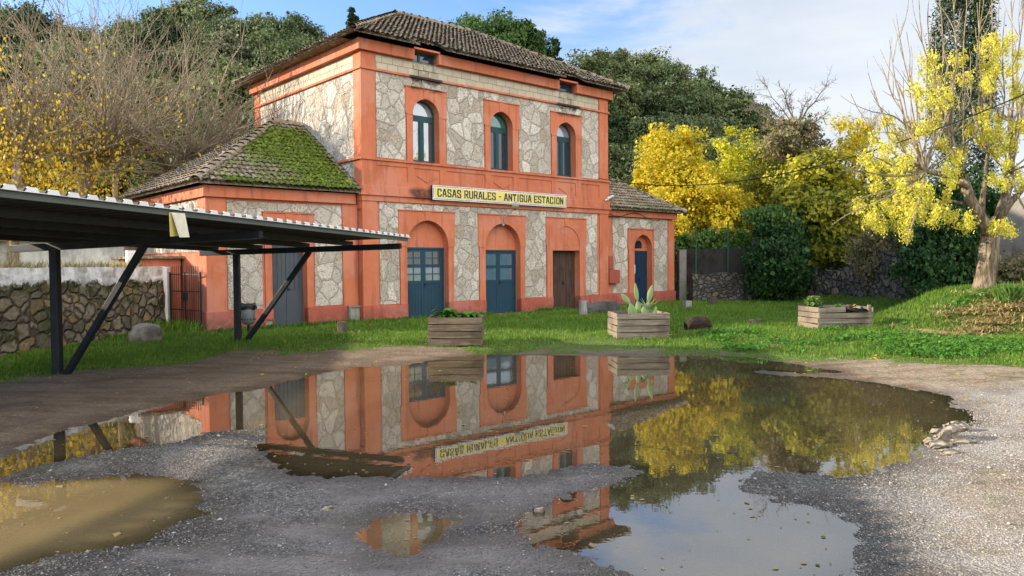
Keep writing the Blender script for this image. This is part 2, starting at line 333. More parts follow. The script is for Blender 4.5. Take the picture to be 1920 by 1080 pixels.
MT['lime'] = foliage('lime_yellow_leaves', (.46, .44, .025), (.74, .68, .06), (.22, .28, .03), .12, .42)
MT['yellowgreen'] = foliage('yellow_green_leaves', (.24, .26, .03), (.62, .54, .05), (.14, .17, .03), .2, .4)
MT['tassel'] = foliage('yellow_seed_clusters', (.58, .50, .05), (.80, .74, .14), (.42, .46, .08), .12, .42)
MT['autumn'] = foliage('autumn_leaves', (.42, .26, .02), (.72, .52, .04), (.22, .13, .03), .2, .4)
MT['ivy'] = foliage('ivy_leaves', (.012, .04, .010), (.035, .09, .018), (.07, .15, .035), .12, .12)
MT['creeper'] = foliage('creeper_leaves', (.05, .13, .025), (.16, .28, .06), (.25, .25, .06), .12, .3)
MT['brownvine'] = foliage('dry_vine', (.15, .115, .06), (.30, .24, .13), (.10, .12, .03), .25, .2)
MT['drygrass'] = foliage('dry_grass', (.28, .21, .09), (.48, .38, .18), (.12, .15, .03), .15, .2)
MT['straw'] = foliage('cut_straw', (.34, .25, .10), (.56, .44, .21), (.22, .22, .06), .15, .2)
MT['grass'] = foliage('grass_blades', (.062, .15, .014), (.185, .32, .036), (.28, .30, .06), .12, .34)
MT['leafgreen'] = foliage('fresh_leaves', (.04, .13, .015), (.11, .26, .03), None, 0, .3)
MT['bark'] = bark('grey_bark', (.10, .08, .06), (.22, .185, .145)); MT['bark_tan'] = bark('tan_bark', (.095, .07, .045), (.30, .235, .165), 2.6)
MT['twig'] = bark('twig_bark', (.22, .17, .115), (.44, .36, .25), 6)
MT['cactus'] = None
a = M('cactus_skin', .6, .3); n = a.noise(4, 4, .6); sp_ = a.n('ShaderNodeTexVoronoi', {'Vector': a.co(), 'Scale': 26.}, feature='F1').outputs['Distance']
MT['cactus'] = a.fin(a.mix(a.ramp(sp_, .06, .16, .7, 0), a.mix(n, (.14, .22, .075), (.27, .34, .15)), (.42, .42, .28)), a.bump(sp_, .2, .01))

# ------------------------------------------------------------------ mesh helpers
class MB:
    def __init__(s): s.v = []; s.f = []
    def add(s, vs, fs):
        o = len(s.v); s.v += [tuple(map(float, p)) for p in vs]; s.f += [[i+o for i in f] for f in fs]; return s
    def box(s, x0, x1, y0, y1, z0, z1):
        return s.add([(x0, y0, z0), (x1, y0, z0), (x1, y1, z0), (x0, y1, z0), (x0, y0, z1), (x1, y0, z1), (x1, y1, z1), (x0, y1, z1)],
                     [(0, 3, 2, 1), (4, 5, 6, 7), (0, 1, 5, 4), (1, 2, 6, 5), (2, 3, 7, 6), (3, 0, 4, 7)])
    def obox(s, c, ax, ay, az, hx, hy, hz):      # oriented box
        c, ax, ay, az = map(np.array, (c, ax, ay, az)); vs = []
        for k in (-1, 1):
            for i, j in ((-1, -1), (1, -1), (1, 1), (-1, 1)): vs.append(c+ax*hx*i+ay*hy*j+az*hz*k)
        return s.add(vs, [(0, 3, 2, 1), (4, 5, 6, 7), (0, 1, 5, 4), (1, 2, 6, 5), (2, 3, 7, 6), (3, 0, 4, 7)])
    def bar(s, p, q, w, h, upv=(0, 0, 1)):
        p, q = np.array(p, float), np.array(q, float); d = q-p; l = np.linalg.norm(d); d /= l
        y = np.cross(upv, d); y /= max(1e-9, np.linalg.norm(y)); z = np.cross(d, y)
        return s.obox((p+q)/2, d, y, z, l/2, w/2, h/2)
    def prism(s, poly, y0, y1, axis='y'):        # polygon in (x,z) [axis y] or (y,z) [axis x] or (x,y) [axis z]
        n = len(poly)
        def P(a, b, t): return (a, t, b) if axis == 'y' else ((t, a, b) if axis == 'x' else (a, b, t))
        vs = [P(a, b, y0) for a, b in poly]+[P(a, b, y1) for a, b in poly]
        fs = [list(range(n)), list(range(2*n-1, n-1, -1))]+[(i, i+n, (i+1) % n+n, (i+1) % n) for i in range(n)]
        return s.add(vs, fs)
    def tube(s, pts, rad, n=6, cap=True):
        pts = [np.array(p, float) for p in pts]; k = len(pts)
        if np.isscalar(rad): rad = [rad]*k
        vs = []; u = None
        for i, p in enumerate(pts):
            d = pts[min(i+1, k-1)]-pts[max(i-1, 0)]; d /= max(1e-9, np.linalg.norm(d))
            if u is None:
                u = np.cross(d, (0, 0, 1) if abs(d[2]) < .9 else (1, 0, 0))
            u = u-d*(u@d); u /= max(1e-9, np.linalg.norm(u)); w = np.cross(d, u)
            for j in range(n):
                t = 2*math.pi*j/n; vs.append(p+rad[i]*(math.cos(t)*u+math.sin(t)*w))
        fs = [(i*n+j, i*n+(j+1) % n, (i+1)*n+(j+1) % n, (i+1)*n+j) for i in range(k-1) for j in range(n)]
        if cap: fs += [list(range(n-1, -1, -1)), [(k-1)*n+j for j in range(n)]]
        return s.add(vs, fs)
    def lathe(s, prof, n=20, c=(0, 0, 0)):
        vs = []; k = len(prof)
        for r, z in prof:
            for j in range(n): t = 2*math.pi*j/n; vs.append((c[0]+r*math.cos(t), c[1]+r*math.sin(t), c[2]+z))
        fs = [(i*n+j, i*n+(j+1) % n, (i+1)*n+(j+1) % n, (i+1)*n+j) for i in range(k-1) for j in range(n)]
        fs += [list(range(n-1, -1, -1)), [(k-1)*n+j for j in range(n)]]
        return s.add(vs, fs)
    def build(s, name, mat, parent=None, smooth=False, loc=None, bevel=0, rotz=0):
        me = bpy.data.meshes.new(name); me.from_pydata(s.v, [], s.f); me.update()
        return link(name, me, mat, parent, smooth, loc, bevel, rotz)
def link(name, me, mat, parent=None, smooth=False, loc=None, bevel=0, rotz=0):
    o = bpy.data.objects.new(name, me); COL.objects.link(o)
    if mat is not None and not len(me.materials): me.materials.append(MT[mat] if isinstance(mat, str) else mat)
    if smooth: me.polygons.foreach_set('use_smooth', [True]*len(me.polygons))
    if parent is not None: o.parent = parent
    if loc is not None: o.location = loc
    if rotz: o.rotation_euler = (0, 0, rotz)
    if bevel:
        b = o.modifiers.new('bevel', 'BEVEL'); b.width = bevel; b.segments = 2; b.limit_method = 'ANGLE'; b.angle_limit = R(40)
    return o
def np_mesh(name, verts, quads=None, tris=None, tint=None, smooth=False):
    me = bpy.data.meshes.new(name); verts = np.asarray(verts, np.float32); nv = len(verts)
    q = np.zeros((0, 4), np.int32) if quads is None else np.asarray(quads, np.int32); t = np.zeros((0, 3), np.int32) if tris is None else np.asarray(tris, np.int32)
    me.vertices.add(nv); me.vertices.foreach_set('co', verts.ravel())
    me.loops.add(q.size+t.size); me.loops.foreach_set('vertex_index', np.concatenate([q.ravel(), t.ravel()]))
    me.polygons.add(len(q)+len(t))
    st = np.concatenate([np.arange(len(q))*4, q.size+np.arange(len(t))*3]).astype(np.int32)
    me.polygons.foreach_set('loop_start', st)
    me.update(calc_edges=True)
    if tint is not None:
        ca = me.color_attributes.new('tint', 'FLOAT_COLOR', 'POINT'); ca.data.foreach_set('color', np.asarray(tint, np.float32).ravel())
    if smooth: me.polygons.foreach_set('use_smooth', np.ones(len(me.polygons), bool))
    me.validate(); return me
def tag(o, label, cat, group=None, kind=None):
    o['label'] = label
    if kind: o['kind'] = kind
    o['category'] = cat
    if group: o['group'] = group
    return o
def empty(name, loc, rotz=0):
    o = bpy.data.objects.new(name, None); COL.objects.link(o); o.location = loc; o.rotation_euler = (0, 0, rotz); o.empty_display_size = .2; return o
def copy_tree(o, parent=None):
    c = o.copy(); COL.objects.link(c)
    if parent is not None: c.parent = parent
    for ch in o.children: copy_tree(ch, c)
    return c

# value noise for landforms
_tab = np.random.default_rng(3).random((256, 256))
def vnoise(x, y, f=1.):
    x = np.asarray(x)*f; y = np.asarray(y)*f; xi = np.floor(x).astype(int); yi = np.floor(y).astype(int); fx = x-xi; fy = y-yi
    fx = fx*fx*(3-2*fx); fy = fy*fy*(3-2*fy); g = lambda a, b: _tab[a & 255, b & 255]
    return (g(xi, yi)*(1-fx)+g(xi+1, yi)*fx)*(1-fy)+(g(xi, yi+1)*(1-fx)+g(xi+1, yi+1)*fx)*fy-.5
def fbm(x, y, f, o=4):
    return sum(vnoise(x+17*i, y-9*i, f*2**i)*.5**i for i in range(o))
def sst(x, a, b):
    t = np.clip((np.asarray(x, float)-a)/(b-a), 0, 1); return t*t*(3-2*t)

# ------------------------------------------------------------------ ground
PUD = [
 [(-60, 905), (0, 868), (41, 844), (102, 819), (163, 799), (261, 774), (326, 758), (407, 742), (501, 727.6), (550, 715), (591, 705), (640, 697), (681, 689), (762, 685), (803, 678), (844, 670), (905, 664), (986, 666), (1047, 668), (1129, 669), (1210, 670), (1280, 667), (1361, 668.5), (1414, 672), (1475, 681), (1524, 689), (1577, 697), (1524, 702), (1463, 695), (1414, 692), (1402, 697), (1451, 705), (1504, 707), (1585, 711), (1646, 719), (1720, 732), (1765, 742), (1793, 762), (1814, 780), (1814, 793), (1769, 803), (1740, 819), (1744, 835), (1728, 848), (1704, 862), (1671, 876), (1618, 886), (1565, 890), (1524, 886), (1455, 882), (1402, 890), (1378, 901), (1382, 917), (1423, 931), (1455, 943), (1508, 951), (1541, 958), (1565, 970), (1590, 990), (1602, 1015), (1598, 1031), (1581, 1055), (1561, 1080), (1520, 1110), (1420, 1125), (1260, 1105), (1190, 1080), (1165, 1068), (1129, 1055), (1100, 1043), (1080, 1035), (1039, 1023), (1007, 1007), (992, 986), (1003, 966), (1031, 950), (1064, 941), (1088, 929), (1141, 921), (1182, 911), (1206, 897), (1210, 882), (1182, 872), (1129, 871), (1080, 876), (1027, 884), (966, 893), (884, 893), (725, 896), (640, 893), (587, 893), (546, 888), (517, 876), (503, 860), (499, 835), (495, 803), (448, 805), (387, 809), (346, 823), (261, 835), (196, 844), (122, 860), (41, 880), (0, 888)],
 [(-150, 925), (0, 909), (61, 907), (143, 899), (244, 894), (310, 897), (350, 907), (375, 921), (377, 941), (363, 962), (326, 982), (265, 1007), (196, 1023), (138, 1033), (81, 1043), (0, 1072), (-150, 1090), (-230, 1000)],
 [(697, 998), (713, 982), (742, 972), (783, 969), (823, 972), (838, 982), (831, 998), (811, 1019), (778, 1029), (734, 1027), (705, 1015)]]
PG = [np.array([gnd(*p)[:2] for p in poly]) for poly in PUD]
def sdf(px, py):
    best = np.full(px.shape, 1e9); inside = np.zeros(px.shape, bool)
    for P in PG:
        ins = np.zeros(px.shape, bool)
        for i in range(len(P)):
            a = P[i]; b = P[(i+1) % len(P)]; e = b-a
            t = np.clip(((px-a[0])*e[0]+(py-a[1])*e[1])/(e@e), 0, 1)
            best = np.minimum(best, np.hypot(px-a[0]-t*e[0], py-a[1]-t*e[1]))
            cr = ((a[1] > py) != (b[1] > py)) & (px < (b[0]-a[0])*(py-a[1])/(b[1]-a[1]+1e-12)+a[0]); ins ^= cr
        inside |= ins
    return np.where(inside, -best, best)
TREE = np.array([11.7, 19.4])
def hillh(x, y):
    az = x/np.maximum(y, 1); k = np.interp(az, [-.8, -.3, 0, .18, .3, .45, .8], [.50, .50, .47, .40, .28, .12, .05])
    d = np.maximum(0, y-37); h = k*(d-3.*(1-np.exp(-d/3.)))
    return np.where(h > 20, 20+(h-20)*.25, h)+np.where(y > 37, fbm(x, y, .07, 2)*1.2*sst(y, 37, 50), 0)
def farh(x, y):                                # everything except the puddle basins
    mound = .95*sst(1-np.hypot((x-TREE[0]-1.2)/3.7, (y-TREE[1]-.3)/4.2), 0, .75)
    mound = np.maximum(mound, 1.1*sst(x, 11.5, 15.5)*sst(y, 13, 18))
    rise = .09*sst(y, 12, 19)+.03*sst(y, 19, 26)
    return rise+mound+hillh(x, y)+.05*sst(x, 4, 9)
def gedge(x): return np.interp(x, [-14, -9, -8, -7.3, -6.1, -5.8, -3.7, -1.9, -.7, 1.6, 3.6, 5.5, 7, 8.3, 12, 20], [9.5, 10.5, 11.8, 12.9, 13.8, 15.6, 16.4, 16.5, 16, 16.2, 15.2, 14.5, 13.6, 12.4, 10.2, 9])
def height(x, y, sd):
    sd = sd+(fbm(x, y, 1.7, 3)*.16+fbm(x+3, y+8, 6.5, 3)*.11)*(1-sst(np.abs(sd), .25, .9))
    n = fbm(x, y, 1.1, 3)*.03+fbm(x, y, 6., 3)*.010
    rr_ = np.hypot(x-.15, y-6.5); trk = (np.exp(-((rr_-1.75)/.07)**2)+np.exp(-((rr_-2.05)/.07)**2)+.7*np.exp(-((rr_-2.45)/.06)**2))*sst(-x, .15, .6)*sst(-y, -5.9, -5.2)*(.6+fbm(x, y, 7., 2))
    n = n-.018*trk
    bank = np.where(sd > 0, .028*sst(sd, 0, .5)+.045*sst(sd, .1, 2.2), -.055*sst(-sd, 0, .45)-.006)
    near = np.where(sd > 0, n*sst(sd, -.05, .5)+fbm(x, y, 9., 3)*.007, fbm(x, y, 3., 3)*.008)
    return bank+near+farh(x, y)*sst(sd, .1, 3.5)
# fan-shaped grid: fine in front of the lens, reaching 600 m in every direction
a1 = np.linspace(-41, 41, 760); ang = np.concatenate([np.linspace(-180, -43, 60)[:-1], np.linspace(-43, -41, 6)[:-1], a1, np.linspace(41, 43, 6)[1:], np.linspace(43, 180, 60)[1:]])
rr = np.concatenate([[.6, 1.2, 2., 2.8, 3.4], 3.6*1.0068**np.arange(0, 350)]); rr = np.concatenate([rr, rr[-1]*1.05**np.arange(1, 54)])
A, RR = np.meshgrid(np.radians(ang), rr); GX = RR*np.sin(A); GY = RR*np.cos(A)
sd = np.full(GX.shape, 50.); mk = (np.abs(GX) < 13) & (GY > 1) & (GY < 22); sd[mk] = sdf(GX[mk], GY[mk])
GZ = height(GX, GY, sd)
nr, na = GX.shape
idx = np.arange(nr*na).reshape(nr, na)
quads = np.stack([idx[:-1, :-1], idx[:-1, 1:], idx[1:, 1:], idx[1:, :-1]], -1).reshape(-1, 4)[:, ::-1]
cz = len(GX.ravel()); verts = np.stack([GX.ravel(), GY.ravel(), GZ.ravel()], -1)
verts = np.vstack([verts, [[0, 0, .05]]]); tris = np.array([[idx[0, j], idx[0, j+1], cz] for j in range(na-1)])[:, ::-1]
gm = sst(GY-gedge(GX)+fbm(GX, GY, .8, 4)*2.2+fbm(GX, GY, 3., 3)*.9, -.7, .75)
def dirtzone(x, y):
    n = fbm(x, y, .9, 3); n2 = fbm(x+5, y*1.6, 1.4, 3)
    d = sst(y-np.interp(x, [-8, -4.3, -3, -1, 1, 4, 9], [6.2, 8.2, 11.6, 13.2, 14.6, 15.6, 14.2])+n*1.4, -.5, .8)*sst(-x, -5.5, -1.5)
    d = np.maximum(d, sst(x+n*1.5, 3.6, 5.8)*sst(y+n*1.6-.25*np.abs(x-6), 9.6, 11.2))
    d = np.maximum(d, .9*sst(1-np.hypot((x+.75)/2.0, (y-4.75)/1.0)+n2*1.3, .0, .5))
    d = np.maximum(d, .7*sst(1-np.hypot((x-3.9)/.8, (y-5.6)/1.3)+n2*1.6, .1, .6))
    d = np.maximum(d, .75*sst(fbm(x*.8+11, y*1.3+4, .8, 3), .02, .16)*sst(-y, -7.5, -5.8)*sst(-x, -2.6, -1.2))
    return np.clip(d, 0, 1)
dirt = dirtzone(GX, GY)
wet = 1-sst(sd+fbm(GX, GY, 2.2, 3)*.3, .02, .6); wet = np.where(GY < 0, 0, wet)
dry = sst(GX-np.interp(GY, [3, 4.5, 6.5, 9, 14], [2.3, 2.5, 3.3, 4.8, 6]), -.35, .5)
tint = np.stack([gm, dirt, np.clip(wet, 0, 1), dry], -1).reshape(-1, 4); tint = np.vstack([tint, [[0, 0, 0, 0]]])
me = np_mesh('ground', verts, quads, tris, tint, True)
a = M('ground_surface', .95, .25); P = a.wpos(); at_ = a.n('ShaderNodeAttribute', attribute_name='tint'); t = a.sep(at_.outputs['Color']); dryk = at_.outputs['Alpha']
vf = a.n('ShaderNodeTexVoronoi', {'Vector': P, 'Scale': 62.}, feature='F1'); vc = a.sep(vf.outputs['Color'])
vg = a.n('ShaderNodeTexVoronoi', {'Vector': P, 'Scale': 27.}, feature='F1'); vgc = a.sep(vg.outputs['Color'])
n1 = a.noise(1.3, 5, .6, P); n2 = a.noise(16, 6, .7, P); n3 = a.noise(110, 3, .6, P)
grav = a.mix(vc[0], (.085, .077, .07), (.27, .247, .22)); grav = a.mix(a.math('GREATER_THAN', vc[1], .9), grav, (.38, .355, .32))
grav = a.mix(a.math('GREATER_THAN', vgc[1], .8), grav, (.12, .108, .097)); grav = a.mix(a.ramp(n1, .4, .65, 0, .45), grav, (.20, .185, .17))
dgrav = a.mix(vc[0], (.23, .20, .17), (.45, .41, .355)); dgrav = a.mix(a.math('GREATER_THAN', vgc[1], .8), dgrav, (.30, .27, .235))
grav = a.mix(dryk, grav, dgrav)
dcol = a.mix(a.ramp(n2, .3, .7), (.19, .135, .09), (.31, .23, .165)); dcol = a.mix(a.math('MULTIPLY', a.math('GREATER_THAN', vc[1], .82), .6), dcol, (.24, .21, .18)); dcol = a.mix(a.ramp(n1, .4, .66, 0, .5), dcol, (.14, .10, .07))
fore = a.ramp(a.sepv(P)[1], 6.5, 8.5, 1, 0); dcol = a.mix(a.math('MULTIPLY', fore, .85), dcol, a.mix(n2, (.19, .17, .152), (.30, .272, .245))); sand = a.mix(a.ramp(n2, .3, .7), (.22, .16, .105), (.40, .32, .235)); sand = a.mix(a.ramp(a.noise(2.6, 6, .7, P), .5, .64, 0, .7), sand, (.12, .125, .04)); dcol = a.mix(dryk, dcol, sand)
rut = a.noise(1.5, 5, .6, a.map(P, (.55, 2.4, 1), rot=(0, 0, .35))); dcol = a.mix(a.ramp(rut, .45, .62, 0, .55), dcol, a.mix(1., dcol, (.55, .5, .45), 'MULTIPLY')); grav = a.mix(a.ramp(a.noise(.7, 6, .65, P), .44, .58, 0, .85), grav, a.mix(n2, (.11, .095, .08), (.21, .185, .155)) if False else a.mix(1., grav, (.62, .58, .54), 'MULTIPLY')); c = a.mix(t[1], grav, dcol)
gcol = a.mix(a.ramp(n2, .3, .7), (.06, .10, .018), (.14, .19, .04)); gcol = a.mix(a.ramp(n1, .48, .7, 0, .6), gcol, (.085, .07, .035))
c = a.mix(a.ramp(a.math('ADD', t[0], a.math('MULTIPLY', a.math('SUBTRACT', n2, .5), .9)), .25, .75), c, gcol)
c = a.mix(a.math('MULTIPLY', t[2], .72), c, a.mix(1., c, (.45, .40, .35), 'MULTIPLY'))
h = a.math('ADD', a.math('MULTIPLY', vf.outputs['Distance'], -1.), a.math('ADD', a.math('MULTIPLY', n2, .5), a.math('MULTIPLY', vg.outputs['Distance'], -1.1)))
a.fin(c, a.bump(h, .75, .022), a.ramp(t[2], 0, 1, .95, .55))
o = link('ground', me, a.m); tag(o, 'gravel and bare dirt yard with grass beyond it, in front of the station', 'ground', kind='structure')

def gz(x, y):
    x = np.atleast_1d(np.asarray(x, float)); y = np.atleast_1d(np.asarray(y, float)); s_ = np.full(x.shape, 50.); k = (np.abs(x) < 13) & (y > 1) & (y < 22)
    if k.any(): s_[k] = sdf(x[k], y[k])
    return height(x, y, s_)
def gz1(x, y): return float(gz(x, y)[0])

# water: thin murky sheets, level, filling the basins
a = M('puddle_water', .02, .5); P = a.wpos()
rip = a.bump(a.math('ADD', a.noise(3.5, 3, .5, P), a.math('MULTIPLY', a.noise(14, 2, .5, P), .25)), .02, .02)
fr = a.n('ShaderNodeFresnel', {'IOR': 2.9, 'Normal': rip}); gl = a.n('ShaderNodeBsdfGlossy', {'Color': (1, 1, 1), 'Roughness': .0, 'Normal': rip})
tr = a.n('ShaderNodeBsdfTransparent', {'Color': (.50, .41, .27)}); df = a.n('ShaderNodeBsdfDiffuse', {'Color': a.mix(a.noise(1.2, 4, .6, P), (.15, .105, .05), (.20, .145, .075))})
dpt = a.sep(a.attr('tint'))[0]; mk_ = a.n('ShaderNodeMixShader', {0: a.math('MULTIPLY', dpt, .46), 1: tr.outputs[0], 2: df.outputs[0]}); ms = a.n('ShaderNodeMixShader', {0: fr.outputs[0], 1: mk_.outputs[0], 2: gl.outputs[0]}); a.L.new(ms.outputs[0], a.out.inputs[0])
MT['water'] = a.m
mm_ = a.m.copy(); mm_.name = 'muddy_water'; MT['muddy'] = mm_
for nd in mm_.node_tree.nodes:
    if nd.type == 'MIX' and tuple(round(v, 3) for v in nd.inputs[6].default_value[:3]) == (.15, .105, .05): nd.inputs[6].default_value = (.23, .165, .075, 1); nd.inputs[7].default_value = (.44, .33, .165, 1)
    if nd.type == 'MATH' and abs(nd.inputs[1].default_value-.46) < .001: nd.inputs[1].default_value = .58
    if nd.type == 'FRESNEL': nd.inputs['IOR'].default_value = 1.45
def sdf1(P, px, py):
    global PG
    k = PG; PG = [P]; r = sdf(px, py); PG = k; return r
for P_, lab in zip(PG, ('large still puddle mirroring the station across the middle of the yard', 'tan muddy puddle half in sunlight at the bottom left', 'smallest puddle, alone in the gravel near the camera')):
    b0 = P_.min(0)-.25; b1 = P_.max(0)+.25; st = .07
    gx, gy = np.meshgrid(np.arange(b0[0], b1[0], st), np.arange(b0[1], b1[1], st), indexing='ij'); ins = sdf1(P_, gx+st/2, gy+st/2) < .13
    ix = np.arange(gx.size).reshape(gx.shape); kk = ins[:-1, :-1]
    q = np.stack([ix[:-1, :-1][kk], ix[1:, :-1][kk], ix[1:, 1:][kk], ix[:-1, 1:][kk]], -1)
    used, inv = np.unique(q, return_inverse=True)
    me = np_mesh('puddle_water', np.stack([gx.ravel()[used], gy.ravel()[used], np.zeros(len(used))], -1), inv.reshape(q.shape), None, np.stack([sst(-sdf1(P_, gx.ravel()[used], gy.ravel()[used]), -.1, .3)*.6+.4]*3+[np.ones(len(used))], -1))
    tag(link('puddle_water', me, 'water' if 'large' in lab else 'muddy'), lab, 'puddle', kind='structure')
# ------------------------------------------------------------------ the station
ST = empty('railway_station', tuple(loc(0, 0, 0)), math.atan2(BU[1], BU[0]))
tag(ST, 'two storey orange and stone railway station with mossy tiled roofs and blue doors', 'building')
L, WD = 10.97, 7.72
def part(mb, name, mat, parent=None, bevel=0, smooth=False): return mb.build(name, mat, parent or ST, smooth, None, bevel)
def arc(u0, u1, zs, n=18, rz=None):
    cx, r = (u0+u1)/2, (u1-u0)/2; rz = rz or r
    return [(cx-r*math.cos(math.pi*i/n), zs+rz*math.sin(math.pi*i/n)) for i in range(n+1)]
def over_arch(mb, u0, u1, zs, ztop, y0, y1, l=None, r=None):      # masonry above an arched opening
    l = u0 if l is None else l; r = u1 if r is None else r; pts = arc(u0, u1, zs); n = len(pts)//2; cx = (u0+u1)/2
    left = [(l, zs)]+([] if l == u0 else [])+pts[:n+1]+[(cx, ztop), (l, ztop)]
    right = pts[n:]+([(r, zs)] if r != u1 else [])+[(r, ztop), (cx, ztop)]
    if l == u0: left = pts[:n+1]+[(cx, ztop), (l, ztop)]
    mb.prism(left, y0, y1); mb.prism(right, y0, y1)

ZB = -.35
W_OP = [(1.83, 2.84), (4.98, 5.99), (8.14, 9.15)]; WZ0, WZS, WZT = 5.13, 6.62, 7.125
D_OP = [(1.56, 3.16, .2, 2.46, 2.50), (4.72, 6.31, .2, 2.40, 2.50), (7.90, 9.34, .12, 2.39, None)]
wall = MB(); y0, y1 = .05, .36
wall.box(.05, L-.05, y1, WD-.05, ZB, 8.5)
us = [.05]+[x for d in D_OP for x in d[:2]]+[L-.05]
for i in range(0, len(us), 2): wall.box(us[i], us[i+1], y0, y1, ZB, 3.95)
for u0, u1, zb, zt, zs in D_OP:
    wall.box(u0, u1, y0, y1, ZB, zb)
    if zs: over_arch(wall, u0, u1, zs, 3.95, y0, y1)
    else: wall.box(u0, u1, y0, y1, zt, 3.95)
wall.box(.05, L-.05, y0, y1, 3.95, WZ0)
us = [.05]+[x for d in W_OP for x in d]+[L-.05]
for i in range(0, len(us), 2): wall.box(us[i], us[i+1], y0, y1, WZ0, 7.3)
for u0, u1 in W_OP: over_arch(wall, u0, u1, WZS, 7.3, y0, y1)
DORM = [(1.84, 2.76), (8.18, 9.10)]
wall.box(.05, L-.05, y0, y1, 7.3, 8.26)
us = [.05]+[x for d in DORM for x in d]+[L-.05]
for i in range(0, len(us), 2): wall.box(us[i], us[i+1], y0, y1, 8.26, 8.62)
part(wall, 'wall', 'stucco')
# wings
LW0 = -4.5; RW1 = 15.62
ww = MB(); wo = (-2.70, -1.66, .18, 2.5, 2.55)
f0, f1 = .35, .66
ww.box(LW0+.05, .04, f1, 7.35, ZB, 4.0)
ww.box(LW0+.05, wo[0], f0, f1, ZB, 4.0); ww.box(wo[1], .04, f0, f1, ZB, 4.0); ww.box(wo[0], wo[1], f0, f1, ZB, wo[2]); over_arch(ww, wo[0], wo[1], wo[4], 4.0, f0, f1)
part(ww, 'wing_wall', 'stucco')
ww = MB(); ro_ = (12.92, 14.07, .15, 2.42, 2.5)
ww.box(L-.04, RW1-.05, f1, 7.35, ZB, 4.0)
ww.box(L-.04, ro_[0], f0, f1, ZB, 4.0); ww.box(ro_[1], RW1-.05, f0, f1, ZB, 4.0); ww.box(ro_[0], ro_[1], f0, f1, ZB, ro_[2]); over_arch(ww, ro_[0], ro_[1], ro_[4], 4.0, f0, f1)
part(ww, 'wing_wall', 'stucco')
# plinths
pl = MB()
us = [-.04]+[x for d in D_OP for x in d[:2]]+[L+.04]
for i in range(0, len(us), 2): part(MB().box(us[i], us[i+1], -.045, .352 if i in (0, 6) else .2, ZB, .675), 'plinth', 'plinth', bevel=.012)
pl = MB(); pl.box(LW0-.04, wo[0], .255, .5, ZB, .70); pl.box(wo[1], -.045, .255, .5, ZB, .70); pl.box(LW0-.042, LW0+.3, .5, 7.4, ZB, .698); part(pl, 'plinth', 'plinth', bevel=.012)
pl = MB(); pl.box(L+.045, ro_[0], .255, .5, ZB, .68); pl.box(ro_[1], RW1+.04, .255, .5, ZB, .68); pl.box(RW1-.3, RW1+.042, .5, 7.4, ZB, .678); part(pl, 'plinth', 'plinth', bevel=.012)
for d in D_OP: part(MB().box(d[0]+.003, d[1]-.003, -.12, .36, ZB, d[2]+.004), 'doorstep', 'granite', bevel=.01)
# pilasters
for a0, a1 in ((0, .5), (L-.5, L)):
    p_ = MB(); p_.box(a0, a1, 0, .09, .676, 3.83); p_.box(a0, a1, 0, .09, 5.13, 7.735); p_.box(a0, a1, 0, .09, 7.815, 8.26); part(p_, 'pilaster', 'stucco', bevel=.008)
for a0, a1 in ((0, .46), (WD-.46, WD)):
    p_ = MB(); y = max(a0, .092); p_.box(0, .09, y, a1, 3.6, 5.05); p_.box(0, .09, y, a1, 5.13, 7.735); p_.box(0, .09, y, a1, 7.815, 8.26); part(p_, 'pilaster', 'stucco', bevel=.008)
for a0, a1 in ((LW0, -3.97), (-.5, -.003), (L+.003, 11.56), (15.2, RW1)): part(MB().box(a0, a1, .30, .39, .69, 3.72), 'pilaster', 'stucco', bevel=.008)
part(MB().box(LW0, LW0+.09, .392, .9, .7, 3.72), 'pilaster', 'stucco', bevel=.008)
# stone panels, ground floor / upper floor / wings
def spanel(u0, u1, z0, z1, y=.022, mat='stone'): part(MB().box(u0, u1, y, y+.05, z0, z1), 'stone_panel', mat)
for u0, u1 in ((.60, 1.29), (3.40, 4.44), (6.55, 7.58), (9.70, 10.34)): spanel(u0, u1, .70, 3.815)
for u0, u1 in ((1.292, 3.398), (4.442, 6.548), (7.582, 9.698)): spanel(u0, u1, 3.625, 3.813, .024)
for u0, u1 in ((.53, 1.57), (3.15, 4.72), (6.31, 7.85), (9.48, 10.43)): spanel(u0, u1, 5.16, 7.735)
for u0, u1 in ((1.572, 3.148), (4.722, 6.308), (7.852, 9.478)): spanel(u0, u1, 7.475, 7.733, .024)
part(MB().box(.53, 10.43, .026, .08, 7.82, 8.255), 'frieze_panel', 'ashlar')
for u0, u1, z0, z1 in ((-3.93, -2.97, .73, 3.66), (-1.40, -.52, .73, 3.66), (-2.968, -1.402, 3.42, 3.655)): spanel(u0, u1, z0, z1, .325)
for u0, u1, z0, z1 in ((11.60, 12.50, .70, 3.76), (14.24, 15.16, .70, 3.76), (12.502, 14.238, 3.34, 3.755)): spanel(u0, u1, z0, z1, .325)
# side wall of the tall block and of the left wing
part(MB().box(.022, .08, .47, WD-.47, 3.5, 5.05), 'stone_panel', 'stone_side'); part(MB().box(.024, .08, .47, WD-.47, 5.14, 7.735), 'stone_panel', 'stone_side')
part(MB().box(.026, .08, .47, WD-.47, 7.82, 8.255), 'frieze_panel', 'ashlar_side')
part(MB().box(LW0+.022, LW0+.08, .92, 7.2, 2.3, 3.70), 'stone_panel', 'stone_side')
